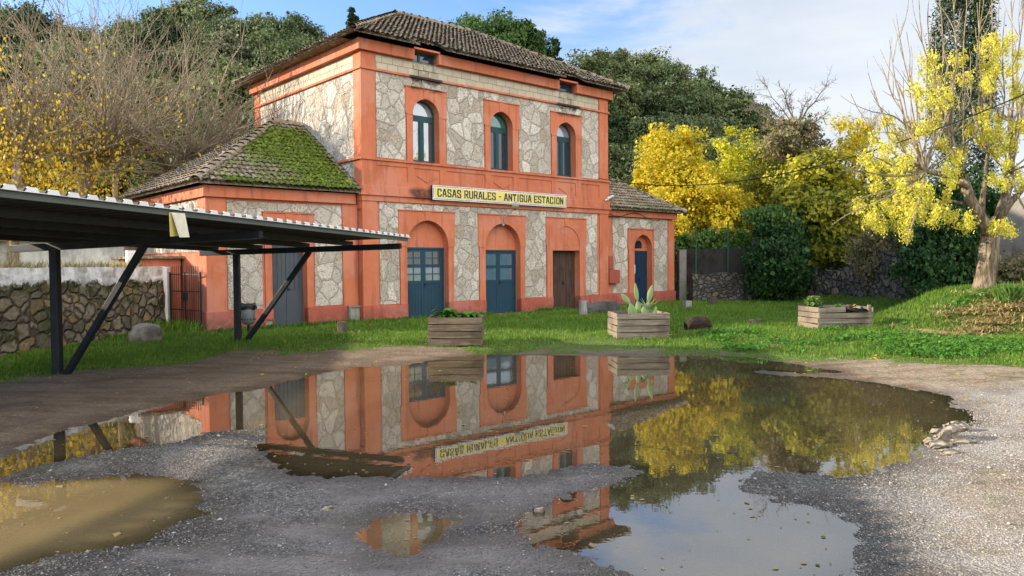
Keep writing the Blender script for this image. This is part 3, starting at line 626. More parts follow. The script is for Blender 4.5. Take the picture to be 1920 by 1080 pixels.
# belt between the storeys
b = MB(); b.box(-.03, L+.03, -.03, .1, 3.83, 3.998); b.box(-.028, .1, .1, 1.2, 3.832, 3.996); part(b, 'belt_course', 'stucco', bevel=.008)
b = MB(); b.box(-.09, L+.09, -.09, .1, 4.0, 4.055); b.box(-.05, L+.05, -.05, .1, 4.056, 4.30); part(b, 'ledge', 'stucco', bevel=.01)
b = MB(); b.box(-.02, L+.02, -.02, .07, 4.302, 4.45); b.box(-.02, L+.02, -.02, .07, 4.93, 5.055)
pan = [(.53, 1.60, 0), (1.85, 2.84, 1), (3.11, 4.72, 0), (5.0, 5.99, 1), (6.24, 7.86, 0), (8.14, 9.12, 1), (9.38, 10.43, 0)]
e = -.02
for u0, u1, k in pan+[(L+.02, 0, 0)]: b.box(e, u0, -.02, .07, 4.45, 4.93); e = u1
part(b, 'belt_frame', 'stucco')
for u0, u1, k in pan:
    q = MB(); q.box(u0, u1, .008, .07, 4.452, 4.928)
    if k:
        cx, cz, hw, hh = (u0+u1)/2, 4.69, .40, .19; q.prism([(cx-hw, cz), (cx, cz-hh), (cx+hw, cz), (cx, cz+hh)], -.016, .012)
    part(q, 'belt_panel', 'stucco')
b = MB(); b.box(-.07, L+.07, -.07, .1, 5.057, 5.128); b.box(-.07, .1, .1, WD+.07, 5.057, 5.128); part(b, 'string_course', 'stucco', bevel=.012)
b = MB(); b.box(-.05, L+.05, -.05, .1, 7.737, 7.813); b.box(-.05, .1, .1, WD+.05, 7.737, 7.813); part(b, 'string_course', 'stucco', bevel=.012)
# cornice with the two gaps for the eaves windows
cn = MB(); us = [-.14]+[x for d in DORM for x in d]+[L+.14]
for i in range(0, len(us), 2): cn.box(us[i], us[i+1], -.14, .12, 8.27, 8.60)
cn.box(-.14, .12, .12, WD+.14, 8.27, 8.60); cn.box(L-.12, L+.14, .12, WD+.14, 8.27, 8.60); cn.box(.12, L-.12, WD-.12, WD+.14, 8.27, 8.60)
part(cn, 'cornice', 'stucco', bevel=.012)
cn = MB(); cn.box(LW0-.08, -.1, .2, .5, 3.73, 4.03); cn.box(LW0-.08, LW0+.2, .5, 7.4, 3.73, 4.03); part(cn, 'cornice', 'stucco', bevel=.01)
cn = MB(); cn.box(L+.1, RW1+.08, .2, .5, 3.79, 4.03); cn.box(RW1-.2, RW1+.08, .5, 7.4, 3.79, 4.03); part(cn, 'cornice', 'stucco', bevel=.01)
# surrounds
def surround(u0, u1, zb, zs, ztop, l, r, y=-.012, back=.08, ear=.05, stop=None):
    q = MB(); q.box(l+ear, u0, y, back, zb, zs); q.box(u1, r-ear, y, back, zb, zs)
    over_arch(q, u0, u1, zs, ztop, y, back, l, r)
    cx = (u0+u1)/2; ka = zs+(u1-u0)/2
    q.prism([(cx-.085, ka+.015), (cx+.085, ka+.015), (cx+.12, ztop-.004), (cx-.12, ztop-.004)], y-.02, y+.02)
    q.box(l-.015, r+.015, y-.03, y+.03, ztop, ztop+.035)
    for aa, bb in ((l+ear-.012, u0+.004), (u1-.004, r-ear+.012)): q.box(aa, bb, y-.014, y+.03, zs-.03, zs+.004)
    part(q, 'window_surround' if zb > 4 else 'door_surround', 'stucco', bevel=.006)
for (u0, u1), (l, r) in zip(W_OP, ((1.556, 3.14), (4.70, 6.30), (7.84, 9.47))): surround(u0, u1, WZ0+.0, WZS, 7.44, l, r)
for (u0, u1, zb, zt, zs), (l, r) in zip(D_OP, ((1.26, 3.43), (4.41, 6.56), (7.57, 9.71))):
    if zs: surround(u0, u1, .678, zs, 3.585, l, r)
    else:
        q = MB(); q.box(l+.05, u0, -.012, .08, .678, 2.56); q.box(u1, r-.05, -.012, .08, .678, 2.56); q.box(u0, u1, .01, .08, 2.39, 2.56)
        over_arch(q, u0, u1, 2.56, 3.585, -.012, .08, l, r); q.prism(arc(u0+.002, u1-.002, 2.56), .012, .08)
        cx = (u0+u1)/2; q.prism([(cx-.085, 3.3), (cx+.085, 3.3), (cx+.12, 3.58), (cx-.12, 3.58)], -.03, 0); q.box(l-.015, r+.015, -.042, .01, 3.585, 3.62)
        part(q, 'door_surround', 'stucco', bevel=.006)
surround(wo[0], wo[1], .702, wo[4], 3.37, -2.95, -1.41, .29, .38); surround(ro_[0], ro_[1], .682, ro_[4], 3.29, 12.53, 14.22, .29, .38)

# windows
def arched_window(u0, u1, z0, zs, y, pm, fan):
    f = MB(); t = .055; cx, r = (u0+u1)/2, (u1-u0)/2
    o_ = arc(u0-.005, u1+.005, zs); i_ = arc(u0+t, u1-t, zs, rz=r-t)
    for k in range(len(o_)-1): f.prism([o_[k], o_[k+1], i_[k+1], i_[k]], y, y+.07)
    f.box(u0-.005, u0+t, y, y+.07, z0, zs); f.box(u1-t, u1+.005, y, y+.07, z0, zs)
    f.box(u0+t, u1-t, y+.002, y+.072, zs-.16, zs+.03); f.box(u0+t, u1-t, y+.002, y+.072, z0, z0+.09); f.box(cx-.055, cx+.055, y-.006, y+.074, z0+.09, zs-.16)
    for s_ in (-1, 1):
        x0, x1 = (u0+t, cx-.055) if s_ < 0 else (cx+.055, u1-t)
        f.box(x0, x0+.045, y+.01, y+.068, z0+.09, zs-.16); f.box(x1-.045, x1, y+.01, y+.068, z0+.09, zs-.16)
    fo = part(f, 'window', 'green_frame'); fo['label'] = 'arched first floor window with dark green frame'
    for x0, x1 in ((u0+t+.045, cx-.1), (cx+.1, u1-t-.045)): part(MB().box(x0, x1, y+.03, y+.045, z0+.09, zs-.16), 'pane', pm, fo)
    part(MB().prism(arc(u0+t-.003, u1-t+.003, zs+.03, rz=r-t), y+.035, y+.05), 'fanlight', fan, fo)
arched_window(*W_OP[0], WZ0+.01, WZS, .27, 'pane', 'pane_grey'); arched_window(*W_OP[1], WZ0+.01, WZS, .27, 'pane_dark', 'pane_green'); arched_window(*W_OP[2], WZ0+.01, WZS, .27, 'pane_dark', 'pane_grey')
for (u0, u1), two in zip(DORM, (1, 0)):
    f = MB(); y = .14; z0, z1 = 8.275, 8.60; f.box(u0, u1, y, y+.06, z0, z0+.045); f.box(u0, u1, y, y+.06, z1-.045, z1); f.box(u0, u0+.05, y, y+.06, z0+.045, z1-.045); f.box(u1-.05, u1, y, y+.06, z0+.045, z1-.045)
    cx = u0+(.34 if two else .46); f.box(cx-.04, cx+.04, y-.004, y+.06, z0+.045, z1-.045) if two else None
    fo = part(f, 'window', 'green_frame'); part(MB().box(u0+.05, u1-.05, y+.02, y+.035, z0+.045, z1-.045), 'pane', 'pane_dark', fo)
    part(MB().box(u0-.03, u1+.03, -.16, .2, 8.602, 8.66), 'lintel', 'stucco')

# doors
def leafdoor(u0, u1, z0, z1, y, glazed, pm):
    d = MB(); cx = (u0+u1)/2; d.box(u0, u0+.06, y-.03, y+.06, z0, z1); d.box(u1-.06, u1, y-.03, y+.06, z0, z1); d.box(u0+.06, u1-.06, y-.028, y+.06, z1-.06, z1)
    z1 -= .06; zm = z0+(z1-z0)*.515; zq = z0+(z1-z0)*.755
    dob = part(d, 'door', 'blue', bevel=.004); dob['label'] = 'blue double door with small panes' if glazed else 'blue double door with dusty panels'
    for x0, x1 in ((u0+.06, cx-.003), (cx+.003, u1-.06)):
        q = MB(); q.box(x0, x0+.085, y, y+.045, z0, z1); q.box(x1-.085, x1, y, y+.045, z0, z1)
        q.box(x0+.085, x1-.085, y+.002, y+.043, z1-.075, z1); q.box(x0+.085, x1-.085, y+.002, y+.043, zq-.05, zq+.05); q.box(x0+.085, x1-.085, y+.002, y+.043, zm-.05, zm+.05)
        q.box(x0+.085, x1-.085, y+.002, y+.043, z0, z0+.1); q.box(x0+.085, x1-.085, y+.014, y+.04, z0+.1, zm-.05)
        k = 5
        for i in range(1, k): xx = x0+.085+(x1-x0-.17)*i/k; q.box(xx-.004, xx+.004, y+.008, y+.016, z0+.1, zm-.05)
        if glazed:
            for za, zb_ in ((zm+.05, zq-.05), (zq+.05, z1-.075)): mxx = (x0+x1)/2; q.box(mxx-.014, mxx+.014, y+.004, y+.04, za, zb_); q.box(x0+.085, x1-.085, y+.006, y+.038, (za+zb_)/2-.014, (za+zb_)/2+.014)
        lf = part(q, 'door_leaf', 'blue', dob, bevel=.003)
    for x0, x1 in ((u0+.06, cx-.003), (cx+.003, u1-.06)):
        for za, zb_, mm in ((zm+.05, zq-.05, 'pane_grey' if glazed else pm), (zq+.05, z1-.075, pm)): part(MB().box(x0+.085, x1-.085, y+.02, y+.03, za, zb_), 'pane', mm, dob)
    h = MB(); h.box(cx+.02, cx+.07, y-.008, y+.002, z0+.95, z0+1.12); h.tube([(cx+.045, y-.008, z0+1.05), (cx+.045, y-.05, z0+1.05), (cx+.14, y-.055, z0+1.05)], .01, 6); part(h, 'handle', 'iron', dob)
leafdoor(*D_OP[0][:2], D_OP[0][2]+.02, D_OP[0][3], .28, True, 'pane'); leafdoor(*D_OP[1][:2], D_OP[1][2]+.02, D_OP[1][3], .28, False, glass('dusty_panel', .14, (.055, .10, .13)))
for (u0, u1, zb, zt, zs), yy in ((D_OP[0], .27), (D_OP[1], .27), ((*wo[:4], wo[4]), .56), ((*ro_[:4], ro_[4]), .56)):
    q = MB()
    if zs == ro_[4] and u0 == ro_[0]:
        q.box(u0, u1, yy, yy+.1, zt, zs+.02); cx = (u0+u1)/2; ou = arc(u0, u1, zs+.02); iu = arc(u0+.32, u1-.32, zs+.10)
        for k in range(len(ou)-1): q.prism([ou[k], ou[k+1], iu[k+1], iu[k]], yy, yy+.1)
        q.box(u0+.001, u0+.32, yy+.002, yy+.1, zs+.02, zs+.10); q.box(u1-.32, u1-.001, yy+.002, yy+.1, zs+.02, zs+.10)
        part(MB().prism([(u0+.25, zs+.02)]+arc(u0+.3, u1-.3, zs+.10)+[(u1-.25, zs+.02)], yy+.06, yy+.09), 'fanlight', 'pane_dark')
    else:
        q.box(u0+.001, u1-.001, yy, yy+.1, zt, zs); q.prism(arc(u0, u1, zs), yy, yy+.1)
    part(q, 'tympanum', 'stucco')
def plankdoor(u0, u1, z0, z1, y, mat, label, n=6, kind=0):
    d = MB(); w = (u1-u0)/n
    zlo = z0+(z1-z0)*.44 if kind == 1 else z0
    for i in range(n): d.box(u0+i*w+.004, u0+(i+1)*w-.004, y+(i % 2)*.006, y+.05, zlo, z1)
    if kind == 1:
        cx = (u0+u1)/2; d.box(u0+.004, cx-.004, y-.012, y+.05, z0, zlo-.004); d.box(cx+.004, u1-.004, y-.012, y+.05, z0, zlo-.004)
    d.box(u0, u1, y+.03, y+.055, z0+.001, z1-.001)
    o = part(d, 'door', mat, bevel=.003); o['label'] = label
    cx = (u0+u1)/2; h = MB(); h.box(cx+.03, cx+.08, y-.02, y+.005, z0+.98, z0+1.10); h.tube([(cx+.055, y-.01, z0+1.04), (cx+.055, y-.06, z0+1.04), (cx+.13, y-.06, z0+1.03)], .011, 6); part(h, 'handle', 'iron', o)
    return o
plankdoor(7.90, 9.34, .13, 2.39, .27, 'brown_door', 'old brown plank door', 9)
part(MB().box(7.93, 8.03, .255, .268, 2.05, 2.27), 'door_notice', 'paper')
plankdoor(wo[0], wo[1], .19, 2.5, .57, 'slate', 'dark slate grey metal door with plank upper half', 8, 1)
rd = plankdoor(ro_[0], ro_[1], .16, 2.42, .57, 'deepblue', 'narrow deep blue plank door with three vent slots', 9)
v_ = MB()
for i in range(3): v_.box(13.0+.11*i, 13.05+.11*i, .548, .566, 1.47, 1.84)
part(v_, 'vent_slot', 'white_paint', rd)

# roofs: every tile is a small bent barrel
def tiles(name, poly, mat, parent, skip=None, moss=None, seed=1, cw=.172, rl=.26):
    r_ = np.random.default_rng(seed); P = [np.array(p, float) for p in poly]; A0, B0 = P[0], P[1]
    e = (B0-A0)/np.linalg.norm(B0-A0); nrm = np.cross(e, P[2]-A0); nrm /= np.linalg.norm(nrm)
    if nrm[2] < 0: nrm = -nrm
    s_ = np.cross(nrm, e); s_ = s_ if s_[2] > 0 else -s_
    ab = np.array([((p-A0)@e, (p-A0)@s_) for p in P]); bmax = ab[:, 1].max(); V, Q, T = [], [], []; o = 0
    def span(b):
        xs = []
        for i in range(len(ab)):
            p, q = ab[i], ab[(i+1) % len(ab)]
            if (p[1] <= b) != (q[1] <= b): xs.append(p[0]+(q[0]-p[0])*(b-p[1])/(q[1]-p[1]))
        return (min(xs), max(xs)) if len(xs) >= 2 else None
    th = np.linspace(0, math.pi, 6); nb = int(bmax/rl)
    for j in range(nb+1):
        b = max(j*rl, .002); sp_ = span(min(b, bmax-.01))
        if sp_ is None: continue
        for i in range(int(math.ceil((sp_[1]-sp_[0])/cw))):
            for kind in (0, 1):
                ac = math.floor(sp_[0]/cw)*cw+(i+.5+.5*kind)*cw
                if not (sp_[0]-.02 < ac < sp_[1]+.02): continue
                if skip and skip(ac, b): continue
                ac += r_.normal(0, .008); bb = b+r_.normal(0, .014)+(.0 if kind == 0 else .03); tw = r_.normal(0, .035); tl = rl*1.35
                up_ = .062 if kind == 0 else .012; rad = .076*(1 if kind == 0 else -1)+r_.normal(0, .004)
                rn = r_.random(); ms = moss(ac, b) if moss else 0
                for (bo, hz, wsc) in ((0, .045, 1.), (tl, .0, .82)):
                    for t_ in th:
                        x = ac-math.cos(t_)*.078*wsc+tw*bo; zz = up_+hz*(1 if kind == 0 else .4)+math.sin(t_)*rad*.62*wsc+r_.normal(0, .003)
                        V.append(A0+e*x+s_*(bb+bo)+nrm*zz); T.append((rn, ms, r_.random(), 1))
                for k in range(5): Q.append((o+k, o+k+1, o+6+k+1, o+6+k))
                o += 12
    base = len(V)
    me = np_mesh(name, V, Q, None, T); ob = link(name, me, mat, parent)
    return ob
def hip_line(p, q, name='ridge_capping', parent=None, r=.13, mat='tile_edge', seed=2):
    r_ = np.random.default_rng(seed); p, q = np.array(p, float), np.array(q, float); d = q-p; l = np.linalg.norm(d); d /= l; sd_ = np.cross(d, (0, 0, 1)); sd_ /= np.linalg.norm(sd_); nn = np.cross(sd_, d)
    V, Q, T = [], [], []; o = 0; n = int(l/.34)
    for i in range(n):
        a_ = p+d*(i*l/n); rn = r_.random(); jit = sd_*r_.normal(0, .012)
        for bo, hz, w in ((-.04, .05, 1.06), (l/n, .015, .92)):
            for t_ in np.linspace(-.15*math.pi, 1.15*math.pi, 8):
                V.append(a_+d*bo+jit+sd_*(-math.cos(t_)*r*w)+nn*(math.sin(t_)*r*.8*w+hz)); T.append((rn, 0, r_.random(), 1))
        for k in range(7): Q.append((o+k, o+k+1, o+9+k, o+8+k))
        o += 16
    return V, Q, T
def ridges(lines, parent, mat='tile_edge'):
    V, Q, T = [], [], []
    for k, (p, q) in enumerate(lines):
        a_, b_, c_ = hip_line(p, q, seed=k+5); o = len(V); V += a_; Q += [tuple(i+o for i in f) for f in b_]; T += c_
    me = np_mesh('ridge_capping', V, Q, None, T); return link('ridge_capping', me, mat, parent)
OH = .52; E0, E1, F0, F1 = -OH, L+OH, -OH, WD+OH; ZE, ZR = 8.62, 11.0; RA, RB = (3.8, 3.86, ZR), (7.17, 3.86, ZR)
c00, c10, c11, c01 = (E0, F0, ZE), (E1, F0, ZE), (E1, F1, ZE), (E0, F1, ZE)
def inplane(y): return ZE+(ZR-ZE)*(y-F0)/(3.86-F0)
rf = MB()
# roof deck, stopping short of the eaves over the two recessed windows
yc = F0+.62; xs = [E0]+[x for d in DORM for x in (d[0]-.03, d[1]+.03)]+[E1]; t0 = (yc-F0)/(3.86-F0)
ua, ub = E0+(3.8-E0)*t0, E1+(7.17-E1)*t0
rf.add([(ua, yc, inplane(yc)), (ub, yc, inplane(yc)), RB, RA], [(0, 1, 2, 3)])
for i in range(0, len(xs), 2):
    a0, a1 = xs[i], xs[i+1]; b0 = max(a0, ua) if i else ua; b1 = min(a1, ub) if i < len(xs)-2 else ub
    rf.add([(a0, F0, ZE), (a1, F0, ZE), (b1, yc, inplane(yc)), (b0, yc, inplane(yc))], [(0, 1, 2, 3)])
rf.add([c01, c00, RA], [(0, 1, 2)]); rf.add([c10, c11, RB], [(0, 1, 2)]); rf.add([c11, c01, RA, RB], [(0, 1, 2, 3)])
rf.add([(E0, F0+.8, ZE-.01), (E0, F1, ZE-.01), (.05, F1, ZE-.01), (.05, F0+.8, ZE-.01)], [(0, 1, 2, 3)])
roof = part(rf, 'roof', 'tile'); roof['label'] = 'high hipped roof of grey lichened barrel tiles'
def sk(ac, b):
    x = ac+E0; return b < .5 and any(d[0]-.06 < x < d[1]+.06 for d in DORM)
tiles('tile_covering', [c00, c10, RB, RA], 'tile', roof, sk, seed=1); tiles('tile_covering', [c01, c00, RA], 'tile', roof, seed=2); tiles('tile_covering', [c10, c11, RB], 'tile', roof, seed=3)
ridges([((E0-.03, F0-.03, ZE+.05), (3.8, 3.86, ZR+.06)), ((E1+.03, F0-.03, ZE+.05), (7.17, 3.86, ZR+.06)), (( E0, F1, ZE+.05), (3.8, 3.86, ZR+.06)), ((3.75, 3.86, ZR+.07), (7.22, 3.86, ZR+.07))], roof)
# wing roofs
le0, lz, lr = LW0-.3, 4.05, 6.5
WA, WB_, WC, WD_ = (le0, -.0, lz), (.03, -.0, lz), (.03, 3.85, lr), (-.98, 3.85, lr); WE = (le0, 7.7, lz)
rm = MB(); rm.add([WA, WB_, WC, WD_], [(0, 1, 2, 3)]); rm.add([WE, WA, WD_], [(0, 1, 2)]); rm.add([(.03, 7.7, lz), WE, WD_, WC], [(0, 1, 2, 3)])
wroof = part(rm, 'wing_roof', 'tile'); wroof['label'] = 'low hipped wing roof thick with green moss'
def mossf(ac, b):
    x = ac+le0; f = sst(x+.35*b+1.3*vnoise(ac, b, 1.1)+.9*vnoise(ac*.5+9, b*3.2, 1.3), -4.2, -.4)*(1-sst(x-(-.55+b*.02), .0, .6)*.7)*(1-sst(b, 3.4, 4.5)); return float(max(f, .95*sst(.4+vnoise(ac, b, 2.)-b*1.2, .2, .5)))
tiles('tile_covering', [WA, WB_, WC, WD_], 'tile_moss', wroof, None, mossf, seed=4); tiles('tile_covering', [WE, WA, WD_], 'tile', wroof, seed=5)
ridges([((le0-.02, -.02, lz+.05), (-.98, 3.85, lr+.06)), ((-1.0, 3.85, lr+.06), (.0, 3.85, lr+.06))], wroof)
# the moss itself: a fuzz of tiny shoots on the tiles
nn_ = 26000; xx = rng.uniform(le0, 0, nn_); bb = rng.uniform(0, 4.5, nn_); yy = bb*.843; zz = lz+(lr-lz)*yy/3.85; keep = (xx > le0+yy*.99) & (np.array([mossf(a_-le0, b_) for a_, b_ in zip(xx, bb)])+rng.normal(0, .28, nn_)+.22*np.cos(xx*2*math.pi/.172)+.5*vnoise(xx*3.1, bb*3.1, 1.) > .72)
xx, yy, zz = xx[keep], yy[keep], zz[keep]
zz = zz+.10+.05*np.abs(np.sin(xx*math.pi/.205))
re1 = RW1+.3; XA, XB, XC, XD = (L-.03, -.0, lz), (re1, -.0, lz), (11.95, 3.85, lr), (L-.03, 3.85, lr); XE = (re1, 7.7, lz)
rm = MB(); rm.add([XA, XB, XC, XD], [(0, 1, 2, 3)]); rm.add([XB, XE, XC], [(0, 1, 2)]); rm.add([XE, (L-.03, 7.7, lz), XD, XC], [(0, 1, 2, 3)])
wr2 = part(rm, 'wing_roof', 'tile'); wr2['label'] = 'low hipped wing roof of dark grey tiles'
tiles('tile_covering', [XA, XB, XC, XD], 'tile_moss', wr2, None, lambda a_, b_: float(.45*sst(vnoise(a_, b_, .8)+.5-b_*.25, .2, .6)), seed=6); tiles('tile_covering', [XB, XE, XC], 'tile', wr2, seed=7)
ridges([((re1+.02, -.02, lz+.05), (11.95, 3.85, lr+.06)), ((L, 3.85, lr+.06), (11.97, 3.85, lr+.06))], wr2)

# ------------------------------------------------------------------ leaf machinery
def leaves(name, cen, size, nrm=None, aspect=1.6, clump=None, droop=0., seed=0, sizevar=.35):
    r_ = np.random.default_rng(seed); n = len(cen); d = r_.normal(size=(n, 3))
    if nrm is not None: d = d*.75+nrm
    d /= np.linalg.norm(d, axis=1)[:, None]+1e-9
    u = np.cross(d, r_.normal(size=(n, 3))); u[:, 2] -= droop*np.abs(u).max(); u /= np.linalg.norm(u, axis=1)[:, None]+1e-9; v = np.cross(d, u); v /= np.linalg.norm(v, axis=1)[:, None]+1e-9
    s_ = (size*np.exp(r_.normal(0, sizevar, n)))[:, None]
    V = np.stack([cen-u*s_*aspect*.5, cen+v*s_*.5+d*s_*.08, cen+u*s_*aspect*.5, cen-v*s_*.5+d*s_*.08], 1).reshape(-1, 3)
    t_ = np.stack([r_.random(n), clump if clump is not None else r_.random(n), r_.random(n), np.ones(n)], -1)
    return np_mesh(name, V, np.arange(4*n).reshape(n, 4), None, np.repeat(t_, 4, 0))
def crown_pts(r_, n, per, rx, ry, rz, cr, low=-.45, hollow=.45):
    C = []
    while len(C) < n:
        p = r_.normal(size=3); p /= np.linalg.norm(p); p *= (hollow+(1-hollow)*r_.random()**.6)
        if p[2] > low: C.append(p)
    C = np.array(C)*np.array([rx, ry, rz]); k = np.clip(r_.normal(1, .3, n), .5, 1.7)
    pts = C[:, None, :]+np.clip(r_.normal(size=(n, per, 3)), -1.7, 1.7)*np.array([cr, cr, cr*.68])*k[:, None, None]*.55
    out_ = C/np.linalg.norm(C, axis=1)[:, None]+np.array([0, 0, .5])
    return C, pts.reshape(-1, 3), np.repeat(out_, per, 0), np.repeat(r_.random(n), per)
# moss shoots (part of the wing roof)
ms_pts = np.stack([xx, yy, zz], -1)
link('moss', leaves('moss', ms_pts, .055, np.tile([0, -.5, 1.], (len(xx), 1)), 1.5, seed=3), 'moss', wroof)
# ------------------------------------------------------------------ things on and around the station
SR = math.atan2(BU[1], BU[0])
def on_station(name, u, v, z): return empty(name, tuple(loc(u, v, z)), SR)
# the name board
sg = on_station('station_sign', 5.44, -.17, 4.197); tag(sg, 'long yellow tiled sign lettered CASAS RURALES - ANTIGUA ESTACION on the facade', 'sign')
hw, hh = 3.01, .235
MB().box(-hw, hw, .0, .07, -hh, hh).build('board', 'navy', sg, bevel=.004)
b = MB().box(-hw+.004, hw-.004, -.014, .0, -hh+.004, hh-.004).build('tile_border', 'white_tile', sg)
MB().box(-hw+.075, hw-.075, -.019, -.012, -hh+.068, hh-.068).build('yellow_field', 'yellow_tile', sg)
d = MB(); n = 92
for i in range(n):
    x = -hw+.03+(2*hw-.06)*(i+.5)/n
    for z in (-hh+.036, hh-.036): d.box(x-.021, x+.021, -.018, -.013, z-.012, z+.012)
for i in range(6):
    z = -hh+.08+(2*hh-.16)*(i+.5)/6
    for x in (-hw+.036, hw-.036): d.box(x-.012, x+.012, -.018, -.013, z-.02, z+.02)
d.build('border_pattern', 'navy', b)
GL = {'C': [[(1, .72), (1, .84), (.84, 1), (.16, 1), (0, .84), (0, .16), (.16, 0), (.84, 0), (1, .16), (1, .26)]], 'A': [[(-.04, 0), (.38, 1), (.62, 1), (1.04, 0)], [(.16, .34), (.84, .34)]],
      'S': [[(.98, .76), (.96, .9), (.82, 1), (.16, 1), (0, .86), (0, .68), (.16, .56), (.84, .44), (1, .32), (1, .14), (.84, 0), (.14, 0), (0, .12), (0, .24)]],
      'R': [[(0, 0), (0, 1), (.8, 1), (1, .86), (1, .62), (.8, .48), (0, .48)], [(.5, .48), (1.02, 0)]], 'U': [[(0, 1), (0, .16), (.16, 0), (.84, 0), (1, .16), (1, 1)]],
      'L': [[(0, 1), (0, 0), (1, 0), (1, .16)]], 'E': [[(1, .86), (1, 1), (0, 1), (0, 0), (1, 0), (1, .14)], [(0, .5), (.76, .5)]], 'N': [[(0, 0), (0, 1), (1, 0), (1, 1)]],
      'T': [[(0, .86), (0, 1), (1, 1), (1, .86)], [(.5, 1), (.5, 0)]], 'I': [[(.5, 0), (.5, 1)]], 'O': [[(.16, 0), (0, .16), (0, .84), (.16, 1), (.84, 1), (1, .84), (1, .16), (.84, 0), (.16, 0)]],
      'G': [[(1, .74), (1, .84), (.84, 1), (.16, 1), (0, .84), (0, .16), (.16, 0), (.84, 0), (1, .16), (1, .46), (.55, .46)]], '-': [[(.1, .5), (.9, .5)]]}
txt = 'CASAS RURALES - ANTIGUA ESTACION'; adv = {'I': .62, ' ': .52, '-': .7}
tot = sum(adv.get(ch, 1.) for ch in txt); cw_ = (2*hw-.32)/tot; x = -hw+.17; chh = .225; lm = MB(); k = 0
for ch in txt:
    w = cw_*adv.get(ch, 1.); gw = w*.62
    if ch != ' ':
        for st_ in GL[ch]:
            for (a0, b0), (a1, b1) in zip(st_[:-1], st_[1:]):
                k += 1; p0 = np.array((x+w*.16+a0*gw, (b0-.5)*chh)); p1 = np.array((x+w*.16+a1*gw, (b1-.5)*chh)); dd = (p1-p0)/np.linalg.norm(p1-p0); p0 = p0-dd*.014; p1 = p1+dd*.014
                hz = abs(dd[1]) < .35; wd = .017 if hz else .0235; nn = np.array((-dd[1], dd[0]))*wd
                lm.prism([tuple(p0-nn), tuple(p1-nn), tuple(p1+nn), tuple(p0+nn)], -.0225-.0004*(k % 7), -.018)
    x += w
lm.build('lettering', 'navy', sg)
# wall lamp
u0, z0 = fac(944, 412, -.02); u1, z1 = fac(962, 391, -.62)
lp = on_station('wall_lamp', u0, -.02, z0); tag(lp, 'small metal street lamp on a bent arm above the middle blue door', 'wall lamp')
h1 = np.array((u1-u0, -.60, z1-z0))
MB().tube([(0, 0, -.12), (0, -.05, -.10), (0, -.06, .08), h1*.97], .018, 8).build('arm', 'lamp_metal', lp, True)
MB().box(-.04, .04, -.0, .03, -.2, .02).build('bracket', 'lamp_metal', lp)
dx = h1/np.linalg.norm(h1); MB().tube([h1-dx*.03, h1+dx*.04, h1+dx*.16, h1+dx*.30, h1+dx*.36], [.03, .07, .10, .085, .02], 12).build('lamp_shade', 'lamp_metal', lp, True)
bw = MB().tube([h1+dx*.06-np.array((0, 0, .06)), h1+dx*.12-np.array((0, 0, .075)), h1+dx*.26-np.array((0, 0, .07)), h1+dx*.31-np.array((0, 0, .05))], [.03, .075, .075, .02], 12).build('lamp_bowl', 'lamp_bowl', lp, True)
# security camera
u0, z0 = fac(1139, 372, -.12); sc_ = on_station('security_camera', u0, -.12, z0); tag(sc_, 'small white security camera at the corner of the belt course', 'camera')
MB().bar((0, 0, 0), (.16, -.18, .10), .08, .085).build('housing', 'white_paint', sc_, bevel=.012); MB().bar((-.06, .06, -.07), (.03, -.02, -.02), .05, .06).build('bracket', 'white_paint', sc_); MB().lathe([(.03, 0), (.035, .02)], 10, (-.02, .0, -.1)).build('lens', 'iron', sc_)
# red meter boxes
for (xa, ya, xb, yb), lab in (((1141, 480, 1150, 505), 'tall narrow red meter box fixed above the wider one'), ((1142, 506, 1162, 531), 'wide red meter box below the tall narrow one')):
    v = .14; ua_, zt_ = fac(xa, ya, v); ub_, zb_ = fac(xb, yb, v); ub_ = max(ub_, ua_+.12)
    t_ = on_station('meter_box', ua_, .29, zb_); tag(t_, lab+', at the tower corner', 'meter box')
    w_, h_ = ub_-ua_, zt_-zb_; MB().box(0, w_, -.16, 0, 0, h_).build('case', 'red_box', t_, bevel=.008); MB().box(.015, w_-.015, -.172, -.158, .02, h_-.02).build('door', 'red_box', t_, bevel=.003)
# old meter cupboard and vent in the plinth
for (xa, ya, xb, yb), v, nm, lab, cat in (((658, 575, 684, 606), .12, 'meter_cupboard', 'old metal cupboard covered in scribbles beside the tall pilaster base', 'cupboard'), ((499, 599, 514, 613), .2, 'vent_box', 'small red framed vent box low beside the slate door', 'vent')):
    ua_, zt_ = fac(xa, ya, v); ub_, zb_ = fac(xb, yb, v); t_ = on_station(nm, ua_, .26, zb_); tag(t_, lab, cat); w_, h_ = ub_-ua_, zt_-zb_; dp = .26-v
    f = MB(); f.box(-.05, w_+.02, -dp, 0, h_-.03, h_+.02); f.box(-.05, .0, -dp, 0, -.1, h_-.03); f.box(w_-.02, w_+.02, -dp, 0, -.1, h_-.03); f.build('frame', 'plinth' if nm == 'vent_box' else 'concrete', t_, bevel=.006)
    MB().box(.0, w_-.02, -dp+.05, -.0, -.1, h_-.03).build('door', 'cream_stain', t_)
# cables on the facade and across to the right
def catenary(a_, b_, sag, n=40): return [a_+(b_-a_)*t-np.array((0, 0, sag*4*t*(1-t))) for t in np.linspace(0, 1, n)]
A_ = loc(10.35, -.06, 5.19); B_ = at(2080, 105, 15.5)
o = MB().tube(catenary(A_, B_, 1.15), .016, 5).build('overhead_cable', 'cable'); tag(o, 'black overhead cable sagging from the station corner to the right', 'cable')
pts = [loc(11.05+i*.42, .16, 3.93-.12*math.sin(i*1.1)-.02*i) for i in range(9)]
o = MB().tube(pts, .012, 5).build('wall_cable', 'cable'); tag(o, 'thin dark cable looped under the eaves of the right wing', 'cable')

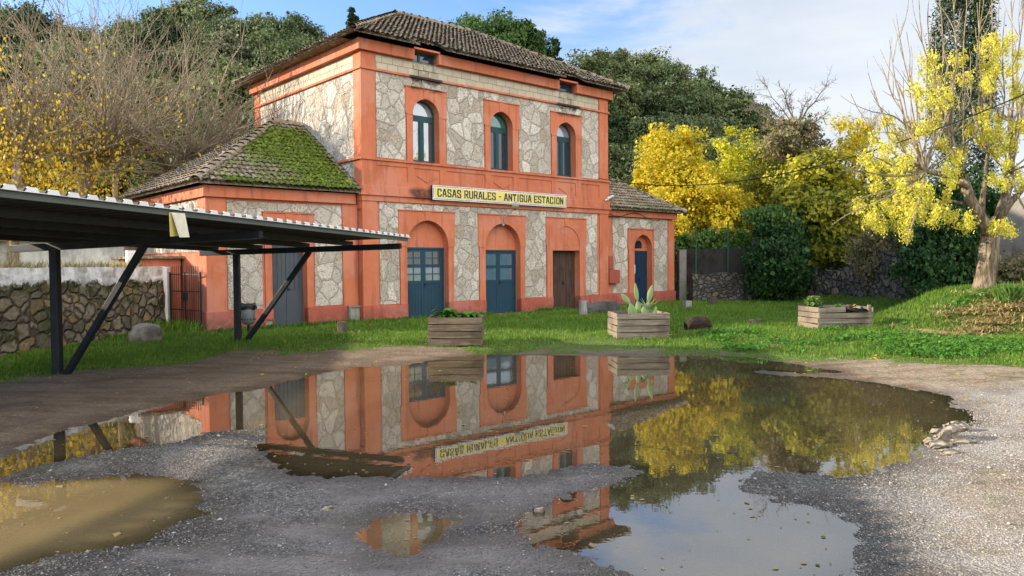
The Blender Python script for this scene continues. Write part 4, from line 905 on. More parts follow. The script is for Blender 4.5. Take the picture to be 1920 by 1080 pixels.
# ------------------------------------------------------------------ carport
p_ = np.array([.316, .949, 0]); q_ = np.array([.949, -.316, 0]); P2 = np.array([-6.35, 17.6, 0]); ZV = np.array([0, 0, 1.])
def cp_(s, Lq, z): return P2+p_*s+q_*Lq+ZV*z
def zbm(s, Lq): return 2.27+.0185*(Lq+1)-.017*s*(.3+.14*(Lq+1))
def zrf(s, Lq): return 2.315+.021*(Lq+1)-.0225*s
CPT = empty('carport', tuple(P2)); tag(CPT, 'long low carport with corrugated metal roof on dark slanted steel posts', 'carport')
def cpart(mb, name, mat, bevel=0): o = mb.build(name, mat, None, bevel=bevel); o.parent = CPT; o.matrix_parent_inverse = Matrix.Translation(P2).inverted(); return o
for s_ in (0, -4.74, -9.48, -14.2):
    g = gz1(*cp_(s_, 0, 0)[:2])
    cpart(MB().bar(cp_(s_, 0, g-.1), cp_(s_, 0, zbm(s_, 0)-.1), .135, .135, (1, 0, 0)), 'post', 'black_metal', .008)
    cpart(MB().bar(cp_(s_, .16, g-.05), cp_(s_, 1.95, zbm(s_, 1.9)-.11), .09, .10), 'brace', 'black_metal', .006)
    m_ = MB().bar(cp_(s_, -1.0, zbm(s_, -1)-.055), cp_(s_, 4.2, zbm(s_, 4.2)-.06), .10, .11); cpart(m_, 'beam', 'black_metal', .004)
    cpart(MB().bar(cp_(s_, -1.0, zbm(s_, -1)-.118), cp_(s_, 4.15, zbm(s_, 4.2)-.124), .13, .012), 'beam_flange', 'under')
for Lq in (-.62, .6, 1.85, 2.95): cpart(MB().bar(cp_(.12, Lq, zrf(.12, Lq)-.02), cp_(-19, Lq, zrf(-19, Lq)-.02), .06, .10), 'purlin', 'under')
cpart(MB().bar(cp_(.14, 4.28, zrf(.14, 4.28)+.02), cp_(-19, 4.28, zrf(-19, 4.28)+.02), .05, .075), 'fascia', 'fascia', .004)
sh = MB(); pit = .25; n = int(19.2/pit); prof = [(0, 0), (.07, 0), (.10, .035), (.22, .035), (.25, 0)]
row = []
for i in range(n):
    for a_, h_ in prof[:-1]: row.append((.16-i*pit-a_, h_))
vs, fs = [], []
for Lq in (-.70, 4.36):
    for s_, h_ in row: vs.append(cp_(s_, Lq, zrf(s_, Lq)+.062+h_))
k = len(row); fs = [(i, i+1, k+i+1, k+i) for i in range(k-1)]
sheet = cpart(MB().add(vs, fs), 'roof_sheet', 'under2'); so_ = sheet.modifiers.new('thick', 'SOLIDIFY'); so_.thickness = .004
vs, fs = [], []
for i in range(n):
    for a_, h_ in ((0, .062), (.055, .062), (.08, .112), (.185, .112), (.21, .062)):
        s0 = .16-i*pit-a_; p0 = cp_(s0, 4.362, zrf(s0, 4.36)+.056); p1 = p0+ZV*(h_-.056); vs += [p0, p1, p0-q_*.02, p1-q_*.02]
for i in range(len(vs)//4-1): b = i*4; fs += [(b, b+4, b+5, b+1), (b+2, b+3, b+7, b+6), (b+1, b+5, b+7, b+3)]
cl_ = MB().add(vs, fs)
cpart(cl_, 'end_closure', 'white_paint')
# paper sign hanging from the fascia
c0 = cp_(-6.66, 4.36, zrf(-6.66, 4.3)+.02); t_ = empty('hanging_notice', tuple(c0), math.atan2(p_[1], p_[0])); tag(t_, 'bent sun bleached plastic notice hanging from the carport edge', 'notice')
MB().add([(-.12, -.01, 0), (.11, -.01, .0), (.14, -.05, -.31), (-.08, -.09, -.32), (-.12, .0, 0), (.11, .0, 0), (.14, -.04, -.31), (-.08, -.08, -.32)], [(0, 1, 2, 3), (7, 6, 5, 4), (0, 4, 5, 1), (1, 5, 6, 2), (2, 6, 7, 3), (3, 7, 4, 0)]).build('front_sheet', 'paper', t_)
MB().add([(-.13, .02, 0), (.10, .02, .0), (.10, .03, -.29), (-.13, .01, -.31), (-.13, .03, 0), (.10, .03, 0), (.10, .04, -.29), (-.13, .02, -.31)], [(0, 1, 2, 3), (7, 6, 5, 4), (0, 4, 5, 1), (1, 5, 6, 2), (2, 6, 7, 3), (3, 7, 4, 0)]).build('back_sheet', 'yellow_tile', t_)

# ------------------------------------------------------------------ rocks, stumps and small wood
def blob(name, size, mat, seed, rough=.35, sub=3, parent=None, flat=0):
    import bmesh
    bm = bmesh.new(); bmesh.ops.create_icosphere(bm, subdivisions=sub, radius=1); sx, sy, sz = size
    for v in bm.verts:
        c = v.co; k = 1+rough*(vnoise(c.x*1.3+seed*3.1, c.y*1.3+c.z*1.7+seed, 1.)*1.4+vnoise(c.x*3+seed, c.z*3+c.y*2, 1.)*.5)
        f = 1/max(abs(c.x), abs(c.y), abs(c.z))**.45; v.co = Vector((c.x*k*f*sx, c.y*k*f*sy, max(-.8, c.z)*k*f*sz))
    me = bpy.data.meshes.new(name); bm.to_mesh(me); bm.free(); return link(name, me, mat, parent)
def put_blob(name, px, py, z, size, mat, seed, label, cat, group=None, rough=.35, rot=0, sink=.25):
    g = gnd(px, py, z); o = blob(name, size, mat, seed, rough); o.location = (g[0], g[1]+size[1]*.5, gz1(g[0], g[1]+size[1]*.5)+size[2]*(1-sink)-size[2]*.35); o.rotation_euler = (0, 0, rot); return tag(o, label, cat, group)
put_blob('boulder', 268, 643, .13, (.36, .25, .27), 'concrete', 2, 'squared pale boulder at the foot of the mossy wall', 'boulder', None, .25, .5)
put_blob('rock', 1772, 824, .03, (.20, .11, .09), 'rock', 5, 'largest pale jagged rock at the right end of the puddle', 'rock', 'rocks at the puddle edge', .7, .5, .1)
put_blob('rock', 1798, 806, .03, (.10, .08, .06), 'rock', 9, 'brown rock leaning behind the largest puddle rock', 'rock', 'rocks at the puddle edge', .7, .2, .1)
put_blob('rock', 1762, 835, .03, (.10, .09, .045), 'rock', 12, 'flat pale rock just in front of the largest puddle rock', 'rock', 'rocks at the puddle edge', .6)
put_blob('rock', 1810, 832, .03, (.12, .07, .03), 'rock', 15, 'low slab of rock set in the gravel right of the puddle rocks', 'rock', 'rocks at the puddle edge', .6)
put_blob('rock', 1788, 850, .03, (.09, .06, .025), 'rock', 18, 'smallest flat rock at the waterline below the others', 'rock', 'rocks at the puddle edge', .6)
put_blob('pebble', 614, 949, .05, (.045, .035, .03), 'rock', 21, 'single pale stone lying on the grey gravel left of centre', 'stone', None, .5)
put_blob('pebble', 1011, 948, .05, (.04, .03, .028), 'rock', 24, 'white stone on the gravel spit beside the lower puddle arm', 'stone', None, .5)
g = gnd(1288, 624, .14); m_ = MB(); r_ = np.random.default_rng(31); n = 18; V = []; ks = [(0, .02), (.0, .13), (.03, .19), (.16, .19), (.32, .185), (.48, .20), (.60, .17), (.66, .11), (.67, .02)]
for i, (xx_, rr_) in enumerate(ks):
    for j in range(n): t = 2*math.pi*j/n; q = rr_*(1+.12*math.sin(3*t+xx_*4)+r_.normal(0, .05)); V.append((xx_+(.07 if i == 0 else 0), q*math.cos(t)*1.1, q*math.sin(t)*.95+.1+(.09 if .1 < xx_ < .6 else 0)*max(0, math.sin(t))))
m_.add(V, [(i*n+(j+1) % n, i*n+j, (i+1)*n+j, (i+1)*n+(j+1) % n) for i in range(len(ks)-1) for j in range(n)]+[list(range(n)), [(len(ks)-1)*n+j for j in range(n-1, -1, -1)]])
o = m_.build('log', 'log_bark', None, loc=(g[0], g[1]+.15, gz1(g[0], g[1])), rotz=.12); tag(o, 'dark hollow log lying in the grass between two planters', 'log')
put_blob('stone_trough', 1127, 590, .12, (.86, .30, .27), 'granite', 34, 'dark rough granite block lying along the station front', 'stone block', None, .12, SR-.1, .2)
def stump(px, py, z, r, h, mat, label, cat='stump', name='tree_stump', tilt=0, sq=False):
    g = gnd(px, py, z); zb = gz1(g[0], g[1]); m_ = MB(); n = 4 if sq else 14; V = []
    r_ = np.random.default_rng(int(px)); ph = r_.random()*6
    if sq: m_.box(-r, r, -r*.8, r*.8, -.1, h)
    else:
        jr = 1+r_.normal(0, .07, n)
        for rr_, zz_ in ((r*1.12, -.1), (r, h*.25), (r*.95, h*.7), (r*.97, h)):
            for j in range(n): t = 2*math.pi*j/n+ph; V.append((rr_*jr[j]*math.cos(t), rr_*jr[j]*math.sin(t), zz_+(0 if zz_ < h else r_.normal(0, .012))))
        m_.add(V, [(i*n+j, i*n+(j+1) % n, (i+1)*n+(j+1) % n, (i+1)*n+j) for i in range(3) for j in range(n)]+[[3*n+j for j in range(n)]])
    o = m_.build(name, mat, None, loc=(g[0], g[1], zb), bevel=.012, rotz=.3); o.rotation_euler[0] = tilt; return tag(o, label, cat)
stump(642, 628, .13, .13, .30, 'stump', 'mossy brown stump in the grass in front of the meter cupboard')
stump(1415, 614, .13, .17, .17, 'stump', 'low dark stump alone on the lawn left of the right planter')
stump(1337, 577, .15, .15, .33, 'stump', 'dark upright stump near the foot of the blackened wall')
stump(1093, 594, .13, .14, .46, 'grey_post', 'short grey wooden post in front of the granite block', 'post', 'wooden_post')
stump(1289, 580, .15, .13, .26, 'grey_post', 'pale squared post near the gate by the right wing', 'post', 'wooden_post', 0, True)
g = loc(11.9, -.35, .14); o = MB().box(-.85, .85, -.07, .07, 0, .08).build('plank', 'white_paint', None, loc=tuple(g), bevel=.01, rotz=SR+.05); tag(o, 'pale plank lying at the base of the right wing wall', 'plank')

# ------------------------------------------------------------------ planters
def planter(corner, w, dp, h, rot, mat, label, nb=4, seed=1, ragged=0.):
    r_ = np.random.default_rng(seed); zb = gz1(*corner); t_ = empty('planter_box', (corner[0], corner[1], zb), rot); tag(t_, label, 'planter', 'wooden planters on the lawn')
    for k, (o_, dx_, dy_, ln) in enumerate((((0, 0), 1, 0, w), ((w, 0), 0, 1, dp), ((w, dp), -1, 0, w), ((0, dp), 0, -1, dp))):
        m_ = MB(); bh = h/nb
        for i in range(nb):
            z0, z1 = i*bh+.01, (i+1)*bh-.006; e0, e1 = r_.normal(-.012, .012), ln+r_.normal(.012, .012); tl = r_.normal(0, .008); off = r_.normal(0, .005)
            if ragged and i == nb-1 and k == 0: e1 = ln*.50; tl = .035
            c = np.array(((e0+e1)/2, off, (z0+z1)/2)); ax = np.array((math.cos(tl), 0, math.sin(tl))); 
            cx = np.array((o_[0]+dx_*c[0]-dy_*c[1]*1., o_[1]+dy_*c[0]+dx_*c[1], c[2])); axw = np.array((dx_*ax[0], dy_*ax[0], ax[2])); ayw = np.array((-dy_, dx_, 0.)); azw = np.cross(axw, ayw)
            m_.obox(cx, axw, ayw, azw, (e1-e0)/2, .017, (z1-z0)/2)
        m_.build('side_panel', mat, t_, bevel=.005)
    for x, y in ((.05, .05), (w-.05, .05), (.05, dp-.05), (w-.05, dp-.05)): MB().box(x-.035, x+.035, y-.035, y+.035, -.05, h-.03+(.08 if ragged and x > w/2 and y < .1 else 0)).build('corner_post', mat, t_, bevel=.004)
    s_ = MB(); n = 9; V = [(.03+(w-.06)*i/(n-1), .03+(dp-.06)*j/(n-1), h-.07+.06*float(vnoise(i*1.7+seed, j*1.3, .7))) for j in range(n) for i in range(n)]
    s_.add(V, [(j*n+i, j*n+i+1, (j+1)*n+i+1, (j+1)*n+i) for j in range(n-1) for i in range(n-1)]).build('soil', 'soil', t_, True); return t_, zb
pa, za = planter((-1.87, 17.0), 1.17, .95, .64, .0, 'dark_wood', 'dark weathered planter with broad leaved plants, before the left blue door', 4, 3)
pb, zb_ = planter((2.46, 17.75), 1.21, 1.05, .60, .08, 'old_wood', 'grey board planter holding a prickly pear cactus, in the middle of the lawn', 4, 5)
pc, zc_ = planter((7.62, 18.9), 1.37, 1.1, .56, .08, 'old_wood', 'pale ragged planter with a small bush, rightmost on the lawn', 4, 8, 1.)
def local(t_, x, y, z): r = t_.rotation_euler[2]; return np.array((t_.location[0]+x*math.cos(r)-y*math.sin(r), t_.location[1]+x*math.sin(r)+y*math.cos(r), t_.location[2]+z))
def broadleaf(name, c, n, ln, wd, seed, label, cat, mat='leafgreen', up_=.7, group=None):
    r_ = np.random.default_rng(seed); V, Q, T = [], [], []; o = 0
    for i in range(n):
        az = r_.random()*6.283; el = r_.uniform(.25, 1.2)*up_+.15; l = ln*r_.uniform(.6, 1.15); d = np.array((math.cos(az), math.sin(az), 0)); sd_ = np.array((-d[1], d[0], 0)); t_ = (r_.random(), r_.random(), r_.random(), 1)
        for k in range(5):
            f = k/4; p = d*l*f*math.cos(el*(1-.5*f))+np.array((0, 0, l*(math.sin(el)*f-.55*f*f*f))); w = wd*math.sin(math.pi*min(.97, .08+f*.92))*.5
            V += [p+sd_*w+ZV*w*.3, p, p-sd_*w+ZV*w*.3]; T += [t_]*3
        for k in range(4): b = o+k*3; Q += [(b, b+1, b+4, b+3), (b+1, b+2, b+5, b+4)]
        o += 15
    ob = link(name, np_mesh(name, V, Q, None, T, True), mat); ob.location = tuple(c); return tag(ob, label, cat, group)
broadleaf('leafy_plant', local(pa, .33, .5, .57), 34, .46, .17, 1, 'larger broad leaved green plant at the left of the dark planter', 'plant', 'leafgreen', 1.)
broadleaf('leafy_plant', local(pa, .88, .45, .57), 30, .36, .15, 2, 'smaller broad leaved green plant at the right of the dark planter', 'plant', 'leafgreen', .8)
r_ = np.random.default_rng(4); pts = r_.normal(size=(1100, 3)); pts /= np.linalg.norm(pts, axis=1)[:, None]; pts *= (r_.random(1100)**.45)[:, None]*np.array((.20, .20, .17))*(1+.25*np.sin(pts[:, :1]*9)*np.cos(pts[:, 1:2]*7)); o = link('small_bush', leaves('small_bush', pts, .038, None, 1.6, seed=5), 'creeper'); o.location = tuple(local(pc, .22, .75, .66)); tag(o, 'small bright yellow green bush in the left end of the ragged planter', 'bush')
broadleaf('weed', local(pc, .75, .5, .5), 26, .22, .05, 6, 'low weeds growing from the soil of the ragged planter', 'plant', 'creeper', 1.)
broadleaf('weed', local(pc, 1.12, .5, .5), 20, .2, .08, 7, 'pale grey green weed at the right end of the ragged planter', 'plant', 'drygrass', 1.)
# prickly pear: flat pads growing from one another
ct = empty('prickly_pear', tuple(local(pb, .62, .5, .55))); tag(ct, 'prickly pear cactus with pale green pads in the middle planter', 'cactus')
def pad(c, l, w, th_, tilt, yaw, name='pad'):
    m_ = MB(); n, kk = 16, 9; V = []
    for i in range(kk):
        f = i/(kk-1); rz_ = math.sin(math.pi*min(1, .04+.96*f)**.82)**.75
        for j in range(n): t = 2*math.pi*j/n; V.append((w*.42*max(.03, rz_)*math.cos(t), th_*.5*max(.05, rz_)*math.sin(t), l*f))
    mt = Matrix.Rotation(yaw, 3, 'Z') @ Matrix.Rotation(tilt, 3, 'Y'); V = [mt @ Vector(v)+Vector(c) for v in V]
    m_.add(V, [(i*n+j, i*n+(j+1) % n, (i+1)*n+(j+1) % n, (i+1)*n+j) for i in range(kk-1) for j in range(n)]+[[(kk-1)*n+j for j in range(n)]])
    return m_.build(name, 'cactus', ct, True), mt @ Vector((0, 0, l))+Vector(c)
_, e1 = pad((-.05, 0, -.05), .42, .19, .05, -.55, .1); pad(e1*.92, .36, .19, .045, -.75, .2); _, e2 = pad((.02, .02, -.05), .42, .20, .05, -.12, -.2); pad(e2*.93, .50, .15, .045, -.13, .15)
_, e3 = pad((.16, -.03, -.05), .42, .18, .05, .32, .1); pad(e3*.95, .45, .19, .045, .22, -.1); pad((.28, .04, -.05), .55, .05, .03, .05, .3); pad((-.2, -.1, -.08), .30, .18, .05, -.35, .3); pad((.42, -.06, -.05), .27, .14, .045, .25, .2); pad((.1, -.14, -.08), .30, .16, .05, .05, -.1)
bl = MB()
for k in range(14): a_ = .5*(k-7); bl.tube([(.25, 0, 0), (.25+.09*math.cos(a_), .09*math.sin(a_), .22), (.25+.3*math.cos(a_), .25*math.sin(a_), .32+.05*(k % 3))], [.012, .009, .002], 4)
bl.build('spiky_leaf', 'cactus', ct); ct.scale = (.86, .86, .9)
# litter bin
g = at(466, 609, 19.6); zb = gz1(g[0], g[1]); t_ = empty('litter_bin', (g[0], g[1], zb)); tag(t_, 'round grey litter bin with a black bag behind the carport post', 'litter bin'); hb = g[2]-zb
MB().lathe([(.06, hb), (.13, hb+.02), (.165, hb+.09), (.17, hb+.50), (.16, hb+.505), (.15, hb+.45)], 22).build('drum', 'bin', t_, True)
MB().tube([(0, 0, -.1), (0, 0, hb+.02)], .035, 8).build('stem', 'iron', t_)
mb_ = MB(); n = 26; V = []
for rr_, zz_ in ((.178, hb+.40), (.186, hb+.47), (.178, hb+.545), (.15, hb+.53), (.10, hb+.44)):
    for j in range(n): t = 2*math.pi*j/n; V.append(((rr_+.012*math.sin(5*t+zz_*40))*math.cos(t), (rr_+.012*math.sin(7*t))*math.sin(t), zz_+.02*math.sin(3*t+rr_*30)))
mb_.add(V, [(i*n+j, i*n+(j+1) % n, (i+1)*n+(j+1) % n, (i+1)*n+j) for i in range(4) for j in range(n)]); mb_.tube([(.17, -.05, hb+.5), (.22, -.06, hb+.47), (.24, -.05, hb+.42)], [.03, .035, .01], 6); mb_.build('bin_liner', 'bag', t_, True)
slots = MB()
for j in range(14): t = 2*math.pi*j/14; slots.box(.168*math.cos(t)-.012, .168*math.cos(t)+.012, .168*math.sin(t)-.012, .168*math.sin(t)+.012, hb+.13, hb+.165)
slots.build('slot_ring', 'bag', t_)

# ------------------------------------------------------------------ walls, gates and neighbouring buildings
def thickwall(name, pts, zt, zb, th_, mat, seed, rough=.04, step=.16, side=1, topnoise=.05, batter=0., smooth=True):
    # pts: plan polyline; zt: heights of the top at those points
    pts = np.array(pts, float); seg = np.linalg.norm(np.diff(pts, axis=0), axis=1); cum = np.concatenate([[0], np.cumsum(seg)]); n = max(2, int(cum[-1]/step)); ss = np.linspace(0, cum[-1], n)
    X = np.interp(ss, cum, pts[:, 0]); Y = np.interp(ss, cum, pts[:, 1]); H = np.interp(ss, cum, zt)+topnoise*np.array([float(vnoise(s_+seed, .3, 1.6)) for s_ in ss])
    dX = np.gradient(X); dY = np.gradient(Y); l = np.hypot(dX, dY); NX, NY = dY/l*side, -dX/l*side; k = max(3, int((max(zt)-zb)/step)); V = []
    for i in range(n):
        for j in range(k): 
            f = j/(k-1); z = zb+(H[i]-zb)*f; o_ = rough*float(fbm(ss[i]+seed*7, z, 3., 3))+batter*(1-f); V.append((X[i]+NX[i]*o_, Y[i]+NY[i]*o_, z))
        V.append((X[i]-NX[i]*th_, Y[i]-NY[i]*th_, H[i]-.02)); V.append((X[i]-NX[i]*th_, Y[i]-NY[i]*th_, zb))
    m_ = k+2; F = [(i*m_+j, (i+1)*m_+j, (i+1)*m_+j+1, i*m_+j+1) for i in range(n-1) for j in range(m_-1)]+[list(range(m_)), [(n-1)*m_+j for j in range(m_-1, -1, -1)]]
    mb = MB().add(V, F); return mb.build(name, mat, None)
t_ = empty('garden_wall', (-9.5, 21, 0)); tag(t_, 'mossy rubble stone wall with a whitewashed top beside the carport', 'wall')
def reparent(o, t): o.parent = t; o.matrix_parent_inverse = Matrix.Translation(t.location).inverted(); return o
Lw = [(-9.55, 21.0), (-10.15, 17.0), (-10.55, 14.0), (-11.2, 10.5)]
reparent(thickwall('stone_face', Lw, [1.92, 1.9, 1.9, 1.92], -.2, .45, 'rubble_left', 1, .09, .12, -1, .04, .10), t_)
reparent(MB().box(-9.78, -9.46, 20.9, 21.14, -.1, 1.9).build('end_pillar', 'white_wall', None, bevel=.02), t_)
# dry grass on top of it
def tuft(name, base, n, hgt, spread, mat, seed, label, cat, wdt=.012, kind=None, lean=None, group=None):
    r_ = np.random.default_rng(seed); base = np.asarray(base, float); B = base[r_.integers(0, len(base), n)]+np.stack([r_.normal(0, spread, n), r_.normal(0, spread, n), np.zeros(n)], -1); az = r_.random(n)*6.283; ln = hgt*r_.uniform(.4, 1.2, n); le = r_.uniform(.1, .8, n)
    d = np.stack([np.cos(az)*le, np.sin(az)*le, np.ones(n)*.9], -1)
    if lean is not None: d = d+np.array(lean)
    w = np.stack([-np.sin(az), np.cos(az), 0*az], -1)*wdt; mid = B+d*ln[:, None]*.55; tip = B+d*ln[:, None]-np.array((0, 0, .25))*ln[:, None]*le[:, None]
    V = np.stack([B-w, B+w, mid+w*.7, mid-w*.7, tip], 1).reshape(-1, 3); i = np.arange(n)*5; tt = np.repeat(np.stack([r_.random(n), r_.random(n), r_.random(n), np.ones(n)], -1), 5, 0)
    ob = link(name, np_mesh(name, V, np.stack([i, i+1, i+2, i+3], -1), np.stack([i+3, i+2, i+4], -1), tt), mat); return tag(ob, label, cat, group, kind)
tuft('dry_grass', [(-9.9-.13*k*.3-.25, 20.6-k*.3, 1.86) for k in range(26)], 1500, .26, .10, 'drygrass', 3, 'straw coloured dry grass growing along the whitewashed wall top', 'dry grass', .01, 'stuff', (.2, 0, 0))
# white house behind
hs = empty('white_house', (-17, 24, 0)); tag(hs, 'low stained white house wall seen under the carport roof behind the stone wall', 'house')
reparent(MB().box(-20, -12.2, 24.0, 28.6, -.2, 2.75).build('wall', 'white_wall', None), hs); reparent(MB().prism([(23.7, 2.75), (28.9, 2.75), (26.3, 3.5)], -20.3, -11.9, 'x').build('roof', 'tile', None), hs)
# porch beside the wing
pr = on_station('porch', LW0-.95, 2.0, 0); tag(pr, 'small red porch with tiled cap and pale blue shutter behind the iron gate', 'porch')
MB().box(-.1, .95, .3, 2.6, -.2, 2.12).build('wall', 'stucco', pr, bevel=.015); MB().box(-.25, 1.0, .1, 2.8, 2.122, 2.2).build('cap', 'tile', pr, bevel=.02)
sh_ = MB(); sh_.box(.12, .55, .26, .30, .35, 1.72)
for i in range(26): sh_.box(.14, .53, .245, .262, .40+i*.05, .43+i*.05)
sh_.build('shutter', 'pale_blue', pr)
MB().box(-.42, -.16, .35, .6, -.2, 2.35).build('pillar', 'white_wall', pr, bevel=.015)
# left iron gate
A_, B_ = np.array((-9.42, 21.02, 0)), loc(-4.62, .42, 0); A_[2] = B_[2] = 0; gt = empty('iron_gate', tuple(A_), math.atan2(B_[1]-A_[1], B_[0]-A_[0])); tag(gt, 'black iron bar gate between the whitewashed wall and the station', 'gate'); gl_ = float(np.linalg.norm((B_-A_)[:2]))
for k in range(15): x = gl_*k/14; MB().tube([(x, 0, .12), (x, 0, 1.92 if k not in (0, 7, 14) else 1.75)], .009 if k not in (0, 7, 14) else .028, 6).build('bar', 'iron', gt)
for z in (.2, .72, 1.22, 1.68): MB().box(0, gl_, -.012, .012, z, z+.028).build('rail', 'iron', gt)
MB().box(gl_*.5-.1, gl_*.5+.1, -.03, .03, .98, 1.2).build('lock', 'iron', gt, bevel=.02)
# right side: gate, blackened wall, rubble base, dry stone wall
A_, B_ = loc(RW1+.06, .55, 0), loc(RW1+.75, .62, 0); gt = empty('side_gate', tuple(A_), math.atan2(B_[1]-A_[1], B_[0]-A_[0])); tag(gt, 'tall dark bar gate between the right wing and the blackened wall', 'gate'); gl_ = float(np.linalg.norm((B_-A_)[:2]))
for k in range(9): x = gl_*k/8; MB().tube([(x, 0, .1), (x, 0, 1.95)], .011, 6).build('bar', 'iron', gt)
for z in (.2, 1.0, 1.9): MB().box(0, gl_, -.012, .012, z, z+.03).build('rail', 'iron', gt)
tb = at(1290, 565, 33.2); rw_ = empty('boundary_wall', (tb[0], tb[1], 0)); tag(rw_, 'soot blackened concrete wall on a bulging rubble base right of the station', 'wall')
W0 = loc(RW1+.82, .6); W0[2] = 0; W1p = at(1408, 560, 33.8)
def wz(py, Y): return CH+(489-py)/1429*Y
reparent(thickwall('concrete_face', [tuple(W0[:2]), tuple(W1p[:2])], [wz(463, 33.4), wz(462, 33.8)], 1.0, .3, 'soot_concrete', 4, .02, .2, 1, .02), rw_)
reparent(MB().box(-.16, .16, -.16, .16, -.1, wz(463, 33.4)-.02).build('pillar', 'concrete', None, loc=(float(W0[0])+.05, float(W0[1])-.12, 0), rotz=.1), rw_)
Wa = at(1297, 560, 32.9); Wb = at(1452, 560, 33.2)
reparent(thickwall('rubble_base', [tuple(Wa[:2]), (9.6, 33.0), tuple(Wb[:2])], [wz(512, 33), wz(507, 33), wz(520, 33)], -.2, .5, 'rubble_dark', 5, .16, .14, 1, .15, .25), rw_)
sl_ = at(1409, 470, 33.5); o = blob('slab', (.13, .07, .95), 'granite', 44, .25); o.location = (sl_[0], sl_[1]-.35, 1.95); reparent(o, rw_)
for px in (1305, 1365):
    g = at(px, 470, 33.7); o = MB().tube([(0, 0, 1.2), (0, 0, wz(412, 33.7))], .035, 8).build('fence_post', 'green_post', None, loc=(g[0], g[1], 0)); tag(o, ('left' if px < 1330 else 'right')+' green metal post rising above the blackened wall', 'post', 'green fence posts on the wall')
DW = [tuple(at(1440, 560, 33.6)[:2]), tuple(at(1500, 560, 32.8)[:2]), tuple(at(1570, 570, 30.5)[:2]), tuple(at(1640, 578, 27.6)[:2]), tuple(at(1712, 590, 25.0)[:2])]
o = thickwall('dry_stone_wall', DW, [1.45, 1.4, 1.6, 2.3, 2.2], -.2, .6, 'rubble_back', 6, .16, .14, 1, .3, .2); tag(o, 'dark dry stone wall along the back of the lawn, partly sunlit', 'wall')
rt_ = [tuple(at(1838, 500, 25)[:2]), tuple(at(1960, 500, 23.5)[:2]), tuple(at(2100, 500, 22)[:2])]
o = thickwall('retaining_wall', rt_, [3.1, 4.3, 5.2], .2, .5, 'concrete', 8, .03, .25, 1, .05, .3); tag(o, 'grey sloping retaining wall behind the big tree trunk at right', 'wall')
# unseen house added left of frame to shade the dirt and near lawn
sh2 = empty('added_shade_house', (-18, 13, 0)); tag(sh2, 'unseen plain house added beyond the left edge to shade the dirt yard', 'house')
reparent(MB().box(-23, -14.3, 7.7, 19.0, -.3, 3.5).build('wall', 'white_wall', None), sh2); reparent(MB().prism([(-23.5, 3.5), (-13.8, 3.5), (-18.6, 4.6)], 7.35, 19.4, 'y').build('roof', 'tile', None), sh2)
# the sunlit white house across the yard, to the right of the picture: the windows mirror it
wh = empty('white_house', (36, 8, 0)); tag(wh, 'white house with brown roof mirrored in the station windows', 'house')
reparent(MB().box(30, 42, 1, 15, -.5, 7.2).build('wall', 'white_house', None), wh); reparent(MB().prism([(29.2, 7.2), (42.8, 7.2), (36, 9.6)], .2, 15.8, 'y').build('roof', 'tile', None), wh)
for k in range(3): reparent(MB().box(29.94, 30.1, 3+k*4, 4.2+k*4, 3.9, 5.5).build('window', 'brown_door', None), wh)
# ------------------------------------------------------------------ trees
def limb(r_, p, d, l, n=5, bend=.25, up_=0.):
    pts = [np.array(p, float)]; d = np.array(d, float); d /= np.linalg.norm(d)
    for i in range(n): d = d+r_.normal(0, bend, 3)*.5+np.array((0, 0, up_)); d /= np.linalg.norm(d); pts.append(pts[-1]+d*l/n)
    return pts, d
def skeleton(r_, C, trunk_h, tr, base=(0, 0, -.3), n=9, sides=6):
    m_ = MB(); top = np.array((r_.normal(0, .25), r_.normal(0, .25), trunk_h)); m_.tube([base, top*.35, top*.7+r_.normal(0, .08, 3), top], [tr*1.25, tr, tr*.85, tr*.75], 8)
    for i in r_.choice(len(C), min(n, len(C)), replace=False):
        e = C[i]; mid = top*.55+e*.45+r_.normal(0, .25, 3)-np.array((0, 0, .25)); m_.tube([top*.92, mid, e], [tr*.5, tr*.3, tr*.1], 5)
    return m_
# a few kinds of crown; each tree on the hill is one crown and one trunk of its own
def make_tree(name, mat, barkm, dims, n, per, cr, size, seed, label, cat, trunk_h, tr, low=-.5, hollow=.45, nl=9):
    r_ = np.random.default_rng(seed); rx, ry, rz = dims; C, P, N, K = crown_pts(r_, n, per, rx, ry, rz, cr, low, hollow)
    cz = trunk_h+rz*.62; C = C+np.array((0, 0, cz)); P = P+np.array((0, 0, cz)); t_ = empty(name, (0, 0, 0)); tag(t_, label, cat)
    link('crown', leaves('crown', P, size, N, 1.5, K, 0, seed), mat, t_); skeleton(r_, C, trunk_h, tr, n=nl).build('trunk', barkm, t_, True); t_['h'] = float(cz+rz); return t_
OAKS = []
for i, (mt, dm) in enumerate((('oak', (3.3, 3.3, 2.7)), ('oak', (3.7, 3.4, 2.9)), ('oak_light', (3.2, 3.5, 2.9)), ('oak', (2.9, 2.9, 3.3)), ('oak_light', (3.6, 3.2, 2.5)), ('olive', (2.6, 2.8, 3.0)), ('deep', (3.1, 3.0, 3.2)))):
    OAKS.append(make_tree('oak_tree', mt, 'bark', dm, 105, 210, .72, .135, 20+i, 'rounded evergreen oak in the dense wood covering the hillside behind the station', 'tree', 2.6, .22, -.55, .4))
    OAKS[-1]['group'] = 'oaks of the hillside wood'
used = set()
TOPX = [-150, 0, 60, 140, 220, 300, 350, 400, 450, 480, 530, 600, 640, 700, 760, 860, 1000, 1040, 1080, 1150, 1200, 1240, 1290, 1330, 1360, 1400, 1430, 1520]
TOPY = [40, 45, 22, 25, 40, 62, 25, 8, 40, 58, 22, 32, 60, 90, 110, 120, 125, 112, 108, 84, 104, 94, 110, 132, 160, 190, 205, 226]
r5 = np.random.default_rng(55)
